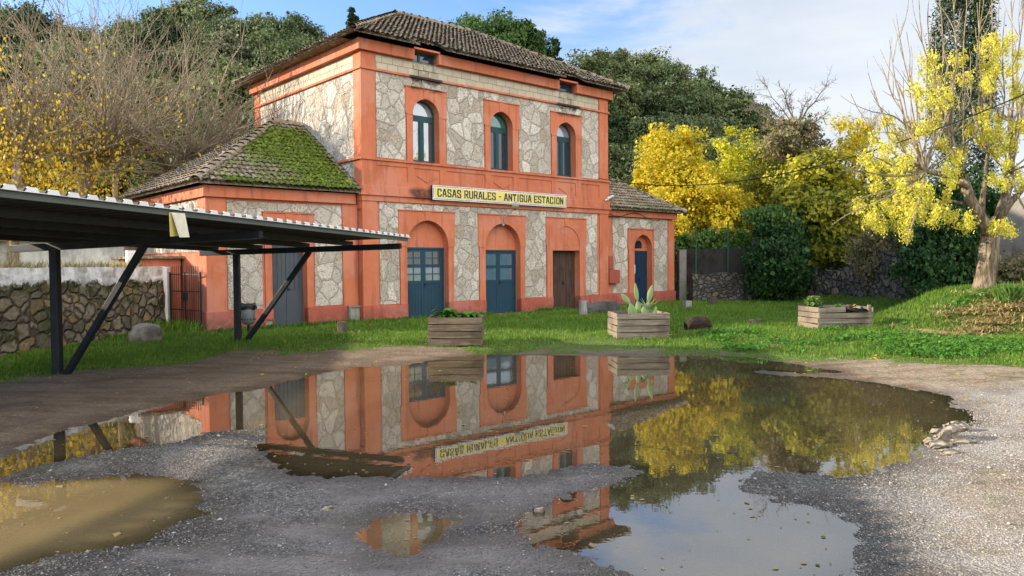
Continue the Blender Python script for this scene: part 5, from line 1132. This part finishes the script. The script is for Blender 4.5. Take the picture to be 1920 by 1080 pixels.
def place(proto, x, y, h, z, rz, sxy=None):
    o = proto if proto.name not in used else copy_tree(proto); used.add(proto.name); s_ = h/proto['h']; o.location = (x, y, z); o.rotation_euler = (0, 0, rz); q = s_ if sxy is None else sxy; o.scale = (q, q, s_); return o
for d, off, step in ((86, 6, 3.3), (76, 0, 3.9), (66, 52, 3.9), (57, 105, 3.7), (49, 165, 3.6), (43.5, 225, 3.6)):
    x = -.74*d
    while x < .40*d:
        xx_ = x+r5.normal(0, .5); yy_ = d+r5.normal(0, 1.6); px = 960+1429*xx_/yy_
        if px < 1460:
            ty = np.interp(px, TOPX, TOPY)+off*(1 if px < 1330 else .55)+(r5.normal(0, 11) if off else r5.normal(8, 9)); zt = CH+(490+.0076*(960-px)-ty)/1429*yy_; zg = float(hillh(np.array(xx_), np.array(yy_)))+.12; h = zt-zg
            hh_ = float(np.clip(h, 3.6, 12.5)); hidden = 520 < px < 1100 and ty > 150
            if h > 2.5 and not hidden: place(OAKS[r5.integers(7)], xx_, yy_, hh_, zt-hh_ if h > 12.5 else zg, r5.random()*6.28, float(np.clip(hh_/8, .6, 1.3)*r5.uniform(.85, 1.1)))
        x += step*r5.uniform(.8, 1.25)
# umbrella pine and the conifers on the skyline
um = make_tree('umbrella_pine', 'pine', 'bark', (5.0, 4.2, 2.7), 170, 230, .75, .13, 71, 'bright green umbrella pine rising behind the station roof ridge', 'tree', 6.2, .34, -.25, .5)
def topped(t_, px, py, d, h=None, rz=0, wid=1.):
    p = at(px, py, d); zg = float(hillh(np.array(p[0]), np.array(p[1])))+.1; hh_ = p[2]-zg if h is None else h; s_ = hh_/t_['h']; t_.location = (p[0], p[1], p[2]-hh_); t_.rotation_euler = (0, 0, rz); t_.scale = (wid, wid, s_); return t_
topped(um, 925, 37, 60, None, 0, .92)
def conifer(label, px, py, d, h, w, seed, mat='darkpine'):
    r_ = np.random.default_rng(seed); P, K, N = [], [], []
    m_ = MB().tube([(0, 0, -.3), (.1, 0, h*.5), (0, 0, h)], [.2, .13, .03], 6)
    for i in range(34):
        f = r_.uniform(.28, .99); az = r_.random()*6.28; l = w*(1.08-f)*r_.uniform(.6, 1.15); e = np.array((math.cos(az)*l, math.sin(az)*l, h*f+l*.18)); m_.tube([(0, 0, h*f-.1), e], [.035, .012], 4)
        for t in np.linspace(.35, 1, 5): P.append(np.array((e[0]*t, e[1]*t, h*f+l*.18*t))+r_.normal(size=(46, 3))*np.array((.2, .2, .13))*max(.55, l*.7)); K.append(np.full(46, r_.random()))
    P = np.vstack(P); t_ = empty('pine_tree', (0, 0, 0)); tag(t_, label, 'tree'); link('crown', leaves('crown', P, .13, None, 2., np.concatenate(K), 0, seed), mat, t_); m_.build('trunk', 'bark', t_); t_['h'] = h; return topped(t_, px, py, d, h)
conifer('dark pointed pine on the skyline just left of the station roof', 661, 14, 70, 9, 1.7, 81)
conifer('small pine tip between the umbrella pine and the roof end', 990, 44, 66, 8, 1.5, 82, 'pine'); conifer('thin open pine standing above the right end of the roof', 1041, 74, 68, 8, 1.3, 83)
# yellow trees behind the boundary wall
def yellow(label, px, top, d, w, hgt, seed, mat='yellow', n=110, per=190, size=.082):
    p = at(px, top, d); zb = .1+float(hillh(np.array(p[0]), np.array(p[1]))); h = p[2]-zb; rz = h*.56/1.62
    t_ = make_tree('yellow_tree', mat, 'bark', (w/2, w/2, (h-.9)*.5), int(n*1.45), int(per*1.25), .52, size, seed, label, 'tree', 1.3, .14, -.75, .2, 16); s_ = h/t_['h']; t_.scale = (1, 1, s_); t_.location = (p[0], p[1], zb); return t_
yellow('dense bright yellow tree right behind the station wing', 1252, 226, 39, 4.8, 9, 91, n=150, per=190)
yellow('slender lime yellow tree right of the densest yellow one', 1376, 238, 42, 3.4, 8, 92, 'lime', n=80)
yellow('lower yellow tree filling the gap above the blackened wall', 1318, 300, 37.5, 4.4, 6, 93, n=90)
yellow('yellow green tree tangled with dry vines under the bare crown', 1478, 226, 38, 4.0, 7, 94, 'yellowgreen', 90, 150)
yellow('thin topped yellow tree at the right end of the row', 1592, 204, 37, 3.4, 7, 95, 'yellow', 60, 120)
yellow('yellow green tree with hanging leaves above the dry stone wall', 1535, 285, 33.5, 3.6, 5, 96, 'yellowgreen', 80, 170, .11)
yellow('yellow green thicket between the row of trees and the big tree', 1655, 300, 34, 4.2, 6, 97, 'yellowgreen', 70, 150, .11)
# bare trees
def bare(name, label, base, h, n1, seed, spread=.8, mat='twig', r0=.1, heads=None, leaf=None, bias=(0, 0, 0), n2=6, n3=0, l1=(.5, 1.), rtw=.011, cat='tree'):
    r_ = np.random.default_rng(seed); base = np.array(base, float); m_ = MB(); tips = []
    heads = [base+np.array((0, 0, h*.35))] if heads is None else heads
    for hd in heads:
        hd = np.array(hd, float); mid = (base+hd)/2+r_.normal(0, .12, 3); m_.tube([base-np.array((0, 0, .3)), mid, hd], [r0*1.2, r0, r0*.85], 8)
        for i in range(n1):
            d = r_.normal(size=3)*np.array((spread, spread, .35))+np.array((0, 0, .75))+np.array(bias); l = h*r_.uniform(*l1); pts, de = limb(r_, hd, d, l, 6, .38, .07); w = rtw*r_.uniform(1.2, 2.6); m_.tube(pts, list(np.linspace(w*1.7, rtw*.5, 7)), 4, False); tips.append(pts[-1])
            for k in range(n2):
                j = r_.integers(2, 6); p2, d2 = limb(r_, pts[j], (pts[j]-pts[j-1])/np.linalg.norm(pts[j]-pts[j-1])+r_.normal(0, .55, 3)+np.array((0, 0, .12)), l*r_.uniform(.15, .42), 4, .3, .05); m_.tube(p2, list(np.linspace(rtw, rtw*.4, 5)), 3, False); tips.append(p2[-1])
                for q in range(n3): j2 = r_.integers(1, 4); p3, _ = limb(r_, p2[j2], r_.normal(0, 1, 3)+d2, l*.12, 3, .35); m_.tube(p3, list(np.linspace(rtw*.7, rtw*.35, 4)), 3, False)
    t_ = empty(name, tuple(base)); tag(t_, label, cat); o = m_.build('branches' if False else 'trunk', mat); reparent(o, t_); return t_, np.array(tips), o
def on_leaves(t_, P, size, mat, seed, droop=.6, name='foliage', K=None):
    o = link(name, leaves(name, P, size, None, 1.4, K, droop, seed), mat); return reparent(o, t_)
# thicket of bare branches left of the station, with the last yellow leaves low down
r7 = np.random.default_rng(77)
for k, (px, py, d, hx, lab, bi, n1, hgt) in enumerate(((30, 300, 24.0, 3, 'bare tree with yellowing lower leaves at the far left edge', (.35, -.05, -.1), 30, 5.8), (165, 310, 26.5, 3, 'broad bare tree with pale twigs in the middle of the left thicket', (.65, -.05, -.25), 36, 6.0), (285, 318, 27.5, 2, 'bare tree whose twigs lean over the left wing roof', (1.0, -.12, -.4), 40, 4.8))):
    hd0 = at(px, py, d); hs_ = [hd0+np.array((r7.normal(0, .7), r7.normal(0, .6), r7.uniform(-.2, .6))) for _ in range(hx)]
    t_, tips, _ = bare('bare_tree', lab, (hd0[0]-.2, hd0[1], .1), hgt, n1, 100+k, .75, 'twig', .16, hs_, None, bi, 5, 0, (.35, 1.15), .0125)
    nl = (7600, 4200, 700)[k]; c0 = hd0+np.array((-.2, -.3, -.3)); C = c0+r7.normal(size=(nl//22, 3))*np.array((1.6, 1.2, 1.35)); P = (C[:, None]+r7.normal(size=(nl//22, 22, 3))*np.array((.28, .25, .32))).reshape(-1, 3)
    on_leaves(t_, P, .058, 'autumn', 110+k, .6, 'foliage', np.repeat(r7.random(nl//22), 22))
t_, tips, _ = bare('bare_tree', 'tall spindly bare tree behind the thicket at the left', (at(215, 300, 33)[0], 33, 3), 9, 26, 120, .35, 'twig', .12, None, None, (0, 0, .5), 8, 2, (.5, .95), .012)
p = at(1500, 180, 40); t_, tips, _ = bare('bare_tree', 'small dark leafless tree with a twisted crown above the yellow trees', (p[0], 40, .2), 6.2, 11, 121, .95, 'bark', .12, [(p[0]-.2, 40, p[2]-1.6)], None, (-.15, 0, -.1), 12, 4, (.25, .5), .014)
p = at(1622, 230, 46); t_, tips, _ = bare('bare_tree', 'pale thin poplar without leaves beyond the thin topped yellow tree', (p[0], 46, .2), 7, 30, 122, .22, 'twig', .1, [(p[0], 46, p[2]-1.8)], None, (0, 0, .6), 7, 2, (.2, .42), .012)
# green masses: hedge, ivy, undergrowth, vines
def bushmass(name, label, cat, cen, dims, n, per, cr, size, mat, seed, low=-.9, hollow=.3, droop=.3):
    r_ = np.random.default_rng(seed); C, P, N, K = crown_pts(r_, n, per, *dims, cr, low, hollow); m_ = MB()
    for c_ in C[:18]: m_.tube([(0, 0, -dims[2]*.9), c_*.5, c_*.92], [.03, .02, .008], 4)
    t_ = empty(name, tuple(cen)); tag(t_, label, cat); link('foliage', leaves('foliage', P, size, N, 1.4, K, droop, seed), mat, t_); m_.build('stem', 'bark', t_); return t_
p = at(1457, 470, 32.2); bushmass('ivy_bush', 'tall rounded dark green ivy covered bush right of the blackened wall', 'bush', (p[0], p[1], 1.95), (1.15, 1.0, 1.7), 85, 170, .46, .085, 'ivy', 130)
p = at(1440, 420, 33.6); bushmass('ivy_bush', 'sunlit light green top of creepers beside the tall ivy bush', 'bush', (p[0]+.1, p[1]-.6, 3.75), (1.25, .8, .5), 44, 120, .35, .085, 'creeper', 131)
p = at(1350, 445, 35); bushmass('creeper', 'light green creeper spilling behind the green posts on the wall', 'creeper', (p[0], p[1]+.3, 2.45), (2.3, .8, .95), 90, 110, .36, .09, 'creeper', 132)
p = at(1485, 262, 36.5); bushmass('vine', 'olive brown mound of dry climbers below the twisted leafless tree', 'vine', (p[0], p[1], p[2]), (1.7, 1.0, 1.0), 55, 120, .45, .075, 'brownvine', 142)
p = at(1545, 450, 33.4); bushmass('undergrowth_bush', 'dark undergrowth in deep shade behind the dry stone wall', 'bush', (p[0], p[1], 2.0), (2.6, 1.2, 1.7), 90, 130, .5, .09, 'ivy', 133)
p = at(1505, 500, 32.4); bushmass('ivy_bush', 'low ivy spreading along the top of the dry stone wall', 'ivy', (p[0], p[1], 1.25), (2.0, .6, .45), 60, 110, .3, .08, 'ivy', 134)
p = at(1660, 430, 27.6); bushmass('vine', 'grey brown tangle of dry vines hanging over the sunlit end of the wall', 'vine', (p[0]+.1, p[1]+.1, 2.2), (1.25, .6, 1.15), 90, 130, .32, .055, 'brownvine', 135, -1, .3, .8)
p = at(1690, 370, 28.5); bushmass('shrub', 'soft yellow green shrub above the dry vines', 'shrub', (p[0], p[1]+.3, 3.75), (1.7, .8, 1.0), 70, 130, .38, .07, 'yellowgreen', 136)
p = at(1765, 490, 24.0); bushmass('ivy_bush', 'dark ivy thicket between the dry stone wall and the big tree', 'ivy', (p[0], p[1], 1.75), (1.15, .9, 1.85), 120, 130, .42, .075, 'ivy', 137)
p = at(1800, 380, 25.5); bushmass('undergrowth_bush', 'shadowy green shrub behind the fork of the big tree', 'shrub', (p[0]+.6, p[1]+.6, 3.4), (1.9, 1., 1.5), 80, 120, .42, .08, 'ivy', 138)
p = at(1905, 470, 22.6); bushmass('undergrowth_bush', 'dry brushwood at the foot of the grey retaining wall', 'shrub', (p[0], p[1], 1.55), (.9, .6, .5), 40, 90, .3, .055, 'brownvine', 139)
# cypress
p = at(1806, 100, 30); r_ = np.random.default_rng(140); h = 15.5; nC = 330; zz_ = r_.uniform(.5, h, nC); az = r_.random(nC)*6.283; rad = 1.12*np.sqrt(np.clip(np.minimum(zz_/1.5, (h-zz_)/7.5), .02, 1))*r_.uniform(.55, 1.08, nC)
C = np.stack([np.cos(az)*rad, np.sin(az)*rad, zz_], -1); P = (C[:, None]+r_.normal(size=(nC, 150, 3))*np.array((.17, .17, .48))).reshape(-1, 3); t_ = empty('cypress_tree', (p[0], 30, .6)); tag(t_, 'tall dark column cypress rising out of frame behind the big tree', 'tree')
link('crown', leaves('crown', P, .048, np.repeat(C*np.array((1, 1, 0))+np.array((0, 0, .8)), 150, 0), 2.6, np.repeat(r_.random(nC), 150), 0, 141), 'cypress', t_); MB().tube([(0, 0, -1.5), (0, 0, h*.9)], [.22, .05], 8).build('trunk', 'bark', t_)
# the big pollarded tree at the right with its yellow seed tassels
TB = np.array((TREE[0], TREE[1], gz1(*TREE)-.15)); t_ = empty('pollarded_tree', tuple(TB)); tag(t_, 'big pollarded tree with gnarled trunk, long bare shoots and yellow seed clusters', 'tree')
def tp(px, py, dd=0.): return at(px, py, TREE[1]+dd)
m_ = MB(); n = 20; V = []; cen = [tp(1840, 556), tp(1847, 520), tp(1853, 480), tp(1857, 445), tp(1858, 420)]; cen[0][2] = TB[2]; rad = [.30, .235, .21, .205, .20]; r_ = np.random.default_rng(150); kk = 15
for i in range(kk):
    f = i/(kk-1)*4; a_ = int(min(3, f)); g = f-a_; c_ = cen[a_]*(1-g)+cen[a_+1]*g; rr_ = rad[a_]*(1-g)+rad[a_+1]*g
    for j in range(n): t = 2*math.pi*j/n; q = rr_*(1+.10*math.sin(4*t+i*.35)+.07*math.sin(7*t-i*.5)+r_.normal(0, .03)); V.append(c_+np.array((math.cos(t)*q, math.sin(t)*q, 0)))
m_.add(V, [(i*n+j, i*n+(j+1) % n, (i+1)*n+(j+1) % n, (i+1)*n+j) for i in range(kk-1) for j in range(n)]+[[(kk-1)*n+j for j in range(n)]])
def poly(pts, rads, sides=9): m_.tube(pts, [q*.58 for q in rads], sides)
poly([tp(1856, 440), tp(1838, 408), tp(1818, 372), tp(1806, 338, .2)], [.30, .26, .22, .23]); poly([tp(1858, 440), tp(1874, 405, .2), tp(1886, 365, .3), tp(1893, 330, .4)], [.27, .23, .20, .22])
poly([tp(1868, 420), tp(1895, 380, -.2), tp(1925, 345, -.3)], [.16, .13, .12], 7); poly([tp(1812, 350), tp(1770, 330, -.3), tp(1735, 322, -.4)], [.12, .09, .07], 7); poly([tp(1824, 385), tp(1775, 375, .4), tp(1725, 392, .6)], [.09, .06, .04], 6)
poly([tp(1806, 338, .2), tp(1792, 290), tp(1783, 250)], [.17, .10, .07], 7); poly([tp(1893, 330, .4), tp(1900, 280, .3), tp(1897, 230, .2)], [.17, .10, .07], 7); poly([tp(1840, 400, .3), tp(1846, 340, .5), tp(1852, 285, .6)], [.15, .09, .06], 7)
reparent(m_.build('trunk', 'bark_tan', None, True), t_)
sh = MB(); heads = [(1806, 330, .2), (1783, 250, 0), (1735, 322, -.4), (1893, 322, .4), (1897, 230, .2), (1852, 285, .6), (1925, 345, -.3)]; r_ = np.random.default_rng(151)
targets = [(1680, 25), (1700, 60), (1668, 75), (1650, 92), (1652, 122), (1722, -20), (1740, 10), (1765, -40), (1790, -70), (1812, -40), (1640, 170), (1800, 20), (1832, 5), (1850, -60), (1690, 130), (1860, 10), (1875, -50), (1897, -70), (1885, 20), (1912, 0), (1925, -40), (1930, 60), (1945, 10), (1710, 180), (1665, 205), (1595, 175), (1632, 168), (1660, 250), (1700, 268), (1940, 120), (1918, 150), (1755, 60), (1772, 95), (1845, 90), (1903, 80), (1735, 100), (1685, 165), (1960, 200), (1820, 130), (1870, 140)]
for i, (tx, ty) in enumerate(targets):
    hx = min(heads[:-1], key=lambda q: abs(q[0]-tx)*.8+abs(q[1]-ty)*.15+r_.random()*60); a_ = tp(*hx); b_ = tp(tx, ty, r_.normal(0, .9)); mid = (a_+b_)/2+np.array(((b_[0]-a_[0])*.22, r_.normal(0, .15), -.28*abs(b_[0]-a_[0]))); ts = np.linspace(0, 1, 8); pts = [a_*(1-t)**2+2*mid*t*(1-t)+b_*t*t+r_.normal(0, .05, 3)*math.sin(3.1*t) for t in ts]; sh.tube(pts, list(np.linspace(.030, .007, 8)), 5, False)
    for k in range(3): j = r_.integers(2, 7); p2, _ = limb(r_, pts[j], (pts[j]-pts[j-1])*3+r_.normal(0, .45, 3), r_.uniform(.5, 1.3), 4, .2, .05); sh.tube(p2, list(np.linspace(.013, .005, 5)), 4, False)
for k in range(40):
    hi = int(r_.integers(0, 6)); a_ = tp(*heads[hi]); d = r_.normal(size=3)*np.array((.8, .8, .4))+np.array((0, 0, .65)); p2, _ = limb(r_, a_, d, r_.uniform(.7, 2.4), 6, .3, .08); sh.tube(p2, list(np.linspace(.022, .006, 7)), 4, False)
for tx, ty, hi in ((1585, 395, 2), (1560, 430, 2), (1570, 330, 2), (1640, 425, 2), (1700, 470, 2), (1650, 355, 2), (1720, 300, 1), (1945, 450, 3), (1690, 345, 2), (1620, 300, 2)):
    a_ = tp(*heads[hi]); b_ = tp(tx, ty, r_.normal(-.3, .6)); mid = (a_+b_)/2+np.array((0, 0, .1)); pts = [a_*(1-t)**2+2*mid*t*(1-t)+b_*t*t+np.array((0, 0, -.12*math.sin(t*5))) for t in np.linspace(0, 1, 8)]; sh.tube(pts, list(np.linspace(.04, .01, 8)), 5, False)
reparent(sh.build('shoot', 'twig'), t_)
CL = [(1742, 118, 40), (1758, 150, 46), (1738, 190, 46), (1765, 185, 40), (1745, 232, 34), (1722, 170, 30), (1800, 108, 28), (1797, 138, 38), (1812, 150, 26), (1845, 82, 34), (1868, 78, 30), (1848, 120, 40), (1838, 170, 40), (1852, 150, 30), (1880, 95, 26), (1893, 72, 20), (1895, 130, 24), (1786, 200, 26), (1660, 230, 26), (1676, 255, 32), (1692, 262, 24), (1662, 280, 24), (1708, 238, 32), (1728, 245, 24), (1700, 300, 36), (1712, 330, 32), (1690, 345, 30), (1640, 325, 26), (1645, 350, 22), (1625, 300, 20), (1790, 300, 30), (1783, 330, 34), (1800, 285, 20), (1708, 352, 34), (1730, 360, 30), (1690, 372, 30), (1712, 392, 34), (1725, 410, 28), (1700, 420, 26), (1680, 395, 22), (1768, 395, 22), (1785, 408, 22), (1815, 415, 22), (1812, 430, 18), (1860, 262, 32), (1880, 245, 30), (1848, 255, 22), (1895, 275, 28), (1870, 285, 24), (1905, 235, 22), (1880, 345, 22), (1865, 335, 16), (1862, 425, 18), (1880, 425, 22), (1895, 432, 16), (1905, 325, 22), (1915, 345, 18), (1630, 405, 34), (1650, 420, 30), (1610, 385, 26), (1660, 300, 22), (1820, 245, 22), (1760, 215, 26), (1915, 195, 26), (1900, 165, 24), (1765, 270, 24), (1640, 260, 18), (1822, 90, 22), (1700, 445, 16), (1832, 200, 30), (1846, 215, 28), (1828, 225, 26)]
P, K = [], []; r_ = np.random.default_rng(152)
r9 = np.random.default_rng(160)
for px, py, s_ in [q for q in CL if not (q[1] < 325 and (1766 < q[0] < 1802 or 1814 < q[0] < 1841) and q[0] % 5 != 0)]+[(q.uniform(1610, 1800), q.uniform(330, 430), q.uniform(8, 16)) for q in [r9]*14]+[(q.uniform(1842, 1915), q.uniform(90, 330), q.uniform(7, 13)) for q in [r9]*14]:
    c_ = tp(px, py, r_.normal(0, .8)); rr_ = s_/1429*TREE[1]*.44
    for k in range(int(4+s_*.36)):
        cc = c_+r_.normal(size=3)*np.array((.52, .52, .56))*rr_; nn = 30; P.append(cc+r_.normal(size=(nn, 3))*np.array((.055, .055, .075))); K.append(np.full(nn, r_.random()))
on_leaves(t_, np.vstack(P), .032, 'tassel', 153, .3, 'seed_cluster', np.concatenate(K))

# ------------------------------------------------------------------ grass, weeds, straw, gravel stones, drifting leaves
def in_building(x, y):
    u = (x-C0[0])*BU[0]+(y-C0[1])*BU[1]; v = (x-C0[0])*BV[0]+(y-C0[1])*BV[1]
    return (v > np.where((u > -.1) & (u < 11.1), -.10, .18)) & (u > -4.7) & (u < 15.8) | (v > .1) & (u > 15.8) & (u < 16.7), u, v
def scatter(n, seed):
    r_ = np.random.default_rng(seed); y = 9.5+24.5*r_.random(n)**1.25; x = r_.uniform(-.78, .76, n)*y; return x, y, r_
x, y, r_ = scatter(430000, 200); inb, u, v = in_building(x, y); m0 = sst(y-gedge(x)+fbm(x, y, .8, 4)*2.2+fbm(x, y, 3., 3)*.9, -.9, .9)**1.5
bare_ = sst(-v, .0, 1.1+fbm(u, v, .9, 2)*.9)*1.+.0; bare_ = np.where((v < 0) & (u > -.5) & (u < 11.5), np.clip(bare_+fbm(x, y, 1.4, 3)*.9, .04, 1), 1)
back_lim = np.interp(x, [p[0] for p in DW], [p[1] for p in DW]); keep = (r_.random(len(x)) < m0*bare_) & ~inb & ((x < DW[0][0]) | (y < back_lim-.1)) & (x > -10.0+.13*(y-17)*0) & ~((x < -8.9) & (y > 20.9))
pth = np.hypot((x-1.7)/.9, (y-17)/1.6) < 1+fbm(x, y, 1.5, 3)*.8; keep &= ~(pth & (r_.random(len(x)) < .82))
for (tx, ty, rr_) in ((-1.28, 17.45, .62), (3.0, 18.5, .7), (8.2, 19.9, .8)): keep &= np.hypot(x-tx, y-ty) > rr_*.85
x, y = x[keep], y[keep]; n = len(x); z = gz(x, y); tall = .055+.075*sst(fbm(x, y, .7, 3), -.15, .5)+.06*sst(y-gedge(x), 0.4, 2.2)*(.5+fbm(x, y, 2.1, 2)); hgt = np.clip(tall, .025, .24)*(.45+.55*sst(y-gedge(x), -.3, 1.3))*r_.uniform(.45, 1.1, n)
az = r_.random(n)*6.283; le = r_.uniform(.1, .75, n)*hgt; B = np.stack([x, y, z-.01], -1); w = np.stack([-np.sin(az), np.cos(az), 0*az], -1)*(.005+.006*r_.random(n)+.00025*y)[:, None]; tip = B+np.stack([np.cos(az)*le, np.sin(az)*le, hgt], -1)
V = np.stack([B-w, B+w, tip], 1).reshape(-1, 3); pt_ = np.clip(.5+fbm(x, y, .5, 3)*1.1, 0, 1); tt = np.repeat(np.stack([r_.random(n), pt_, np.clip(r_.random(n)*.96+.06*(1-sst(y-gedge(x), .1, .9)), 0, 1), np.ones(n)], -1), 3, 0)
o = link('grass', np_mesh('grass', V, None, np.arange(3*n).reshape(n, 3), tt), 'grass'); tag(o, 'short bright green grass of the lawn in front of the station', 'grass', kind='stuff')
# clover and weeds along the right edge
x = r_.uniform(4.5, 13.5, 9000); y = r_.uniform(11, 19, 9000); k = (r_.random(9000) < sst(fbm(x, y, .9, 3), -.02, .3)) & (y > gedge(x)+.9); x, y = x[k], y[k]; C = np.stack([x, y, gz(x, y)+.07], -1); P = (C[:, None]+r_.normal(size=(len(x), 6, 3))*np.array((.07, .07, .03))).reshape(-1, 3)
o = link('clover', leaves('clover', P, .045, np.tile([0, 0, 1.], (len(P), 1)), 1.2, None, 0, 201), 'leafgreen'); tag(o, 'leafy clover and weeds among the grass at the right', 'weeds', kind='stuff')
def strawbase(lst): return [(a_, b_, gz1(a_, b_)+.03) for a_, b_ in lst]
r_ = np.random.default_rng(203)
tuft('straw', strawbase([(11.6+r_.normal(0, .9), 17.7+r_.normal(0, .5)) for _ in range(90)]), 6500, .5, .22, 'straw', 204, 'cut dry straw strewn on the bank below the big tree', 'straw', .010, 'stuff', (-.1, -.15, -.66))
tuft('straw', strawbase([(9.55+r_.normal(0, .3), 17.2+r_.normal(0, .16)) for _ in range(20)]), 1500, .42, .14, 'straw', 205, 'small heap of straw on the lawn right of the ragged planter', 'straw', .009, 'stuff', (.05, -.1, -.62))
tuft('tall_weed', strawbase([(10.3, 17.3), (9.9, 17.6)]), 5, .75, .12, 'drygrass', 206, 'few tall dry stems leaning beside the straw heap', 'weed', .006, None, (-.5, 0, .3))
tuft('weed', strawbase([(11.9+r_.normal(0, .25), 18.1+r_.normal(0, .12)) for _ in range(8)]), 500, .5, .1, 'creeper', 207, 'green weeds sprouting at the base of the big trunk', 'weeds', .02, 'stuff')
tuft('tall_grass', strawbase([(-9.3+r_.normal(0, .5), 20.2+r_.normal(0, .35)) for _ in range(30)]), 1200, .36, .12, 'grass', 208, 'taller grass tufts in front of the left iron gate', 'grass', .012, 'stuff')
bl_ = []
for u in np.arange(-4.4, 10.9, .12):
    v = (.15 if u < 0 else -.14)-abs(r_.normal(0, .1)); q = loc(u, v)
    if vnoise(u, 3., .9) > -.05: bl_.append((q[0], q[1], gz1(q[0], q[1])))
tuft('wall_weed', bl_, 2600, .17, .07, 'leafgreen', 209, 'weeds growing along the foot of the station wall', 'weeds', .014, 'stuff')
# loose stones on the gravel
r_ = np.random.default_rng(210); n = 150000; y = 3.9*np.exp(r_.random(n)**.9*1.05); x = r_.uniform(-.73, .73, n)*y; s_ = sdf(x, y)
dirtm = dirtzone(x, y)
patch = sst(fbm(x, y, .55, 3), -.28, .12); k = (s_ > .015) & (r_.random(n) > dirtm*.86) & (r_.random(n) < .12+.88*patch); x, y = x[k], y[k]; n = len(x); z = gz(x, y)
sz = (.0028+.0040*r_.random(n)**2.2+.012*(r_.random(n) > .994)*r_.random(n))*(1+.045*y); base = np.array([(1, 0, 0), (0, 1, 0), (-1, 0, 0), (0, -1, 0), (0, 0, .75), (0, 0, -.7)]); V = base[None]*(1+r_.normal(0, .22, (n, 6, 1)))+r_.normal(0, .16, (n, 6, 3)); ca, sa = np.cos(az := r_.random(n)*6.283), np.sin(az); V = np.stack([V[..., 0]*ca[:, None]-V[..., 1]*sa[:, None], V[..., 0]*sa[:, None]+V[..., 1]*ca[:, None], V[..., 2]], -1)*sz[:, None, None]*np.array((1.15, 1.15, .8)); V = V+np.stack([x, y, z+sz*.25], -1)[:, None]
ft = np.array([(0, 1, 4), (1, 2, 4), (2, 3, 4), (3, 0, 4), (1, 0, 5), (2, 1, 5), (3, 2, 5), (0, 3, 5)]); T_ = (np.arange(n)[:, None, None]*6+ft[None]).reshape(-1, 3); dr = sst(x-np.interp(y, [3, 4.5, 6.5, 9, 14], [2.3, 2.5, 3.3, 4.8, 6]), -.35, .5)
a = M('gravel_stones', .85, .3); t = a.sep(a.attr('tint')); c_ = a.mix(t[0], (.06, .055, .05), (.29, .268, .24)); c_ = a.mix(a.math('GREATER_THAN', t[2], .93), c_, (.42, .40, .37)); c_ = a.mix(t[1], c_, a.mix(t[0], (.20, .175, .15), (.50, .455, .40))); MT['gravelstone'] = a.fin(c_)
o = link('gravel', np_mesh('gravel', V.reshape(-1, 3), None, T_, np.repeat(np.stack([r_.random(n), dr, r_.random(n), np.ones(n)], -1), 6, 0)), 'gravelstone'); tag(o, 'loose grey gravel stones around the puddles', 'gravel', kind='stuff')
# leaves and petals drifting on the water
n = 2600; x = r_.uniform(-6.5, 6, n); y = 4.2*np.exp(r_.random(n)*1.3); s_ = sdf(x, y); k = (s_ < -.02) & (r_.random(n) < .25+.75*np.exp(s_*3)); P = np.stack([x[k], y[k], np.full(k.sum(), .004)], -1)
me = leaves('fallen_leaves', P, .017, np.tile([0, 0, 30.], (len(P), 1)), 1.7, None, 0, 211, .5); o = link('fallen_leaves', me, 'drygrass'); tag(o, 'small fallen leaves floating on the puddles', 'fallen leaves', kind='stuff')

r_ = np.random.default_rng(220); n = 2600; x = np.concatenate([r_.uniform(3, 13, n//2), r_.uniform(-8, 9, n-n//2)]); y = np.concatenate([r_.uniform(9, 19, n//2), r_.uniform(8.5, 22, n-n//2)]); k = ~in_building(x, y)[0]; x, y = x[k], y[k]; zz = gz(x, y); k = zz > .004; P = np.stack([x[k], y[k], zz[k]+.02+.05*sst(y[k]-gedge(x[k]), .2, 1.)*r_.random(k.sum())], -1)
o = link('fallen_leaves', leaves('fallen_leaves', P, .026, np.tile([0, 0, 4.], (len(P), 1)), 1.4, None, 0, 221, .4), 'autumn'); tag(o, 'scattered fallen yellow and brown leaves on the lawn and the dirt', 'fallen leaves', kind='stuff')
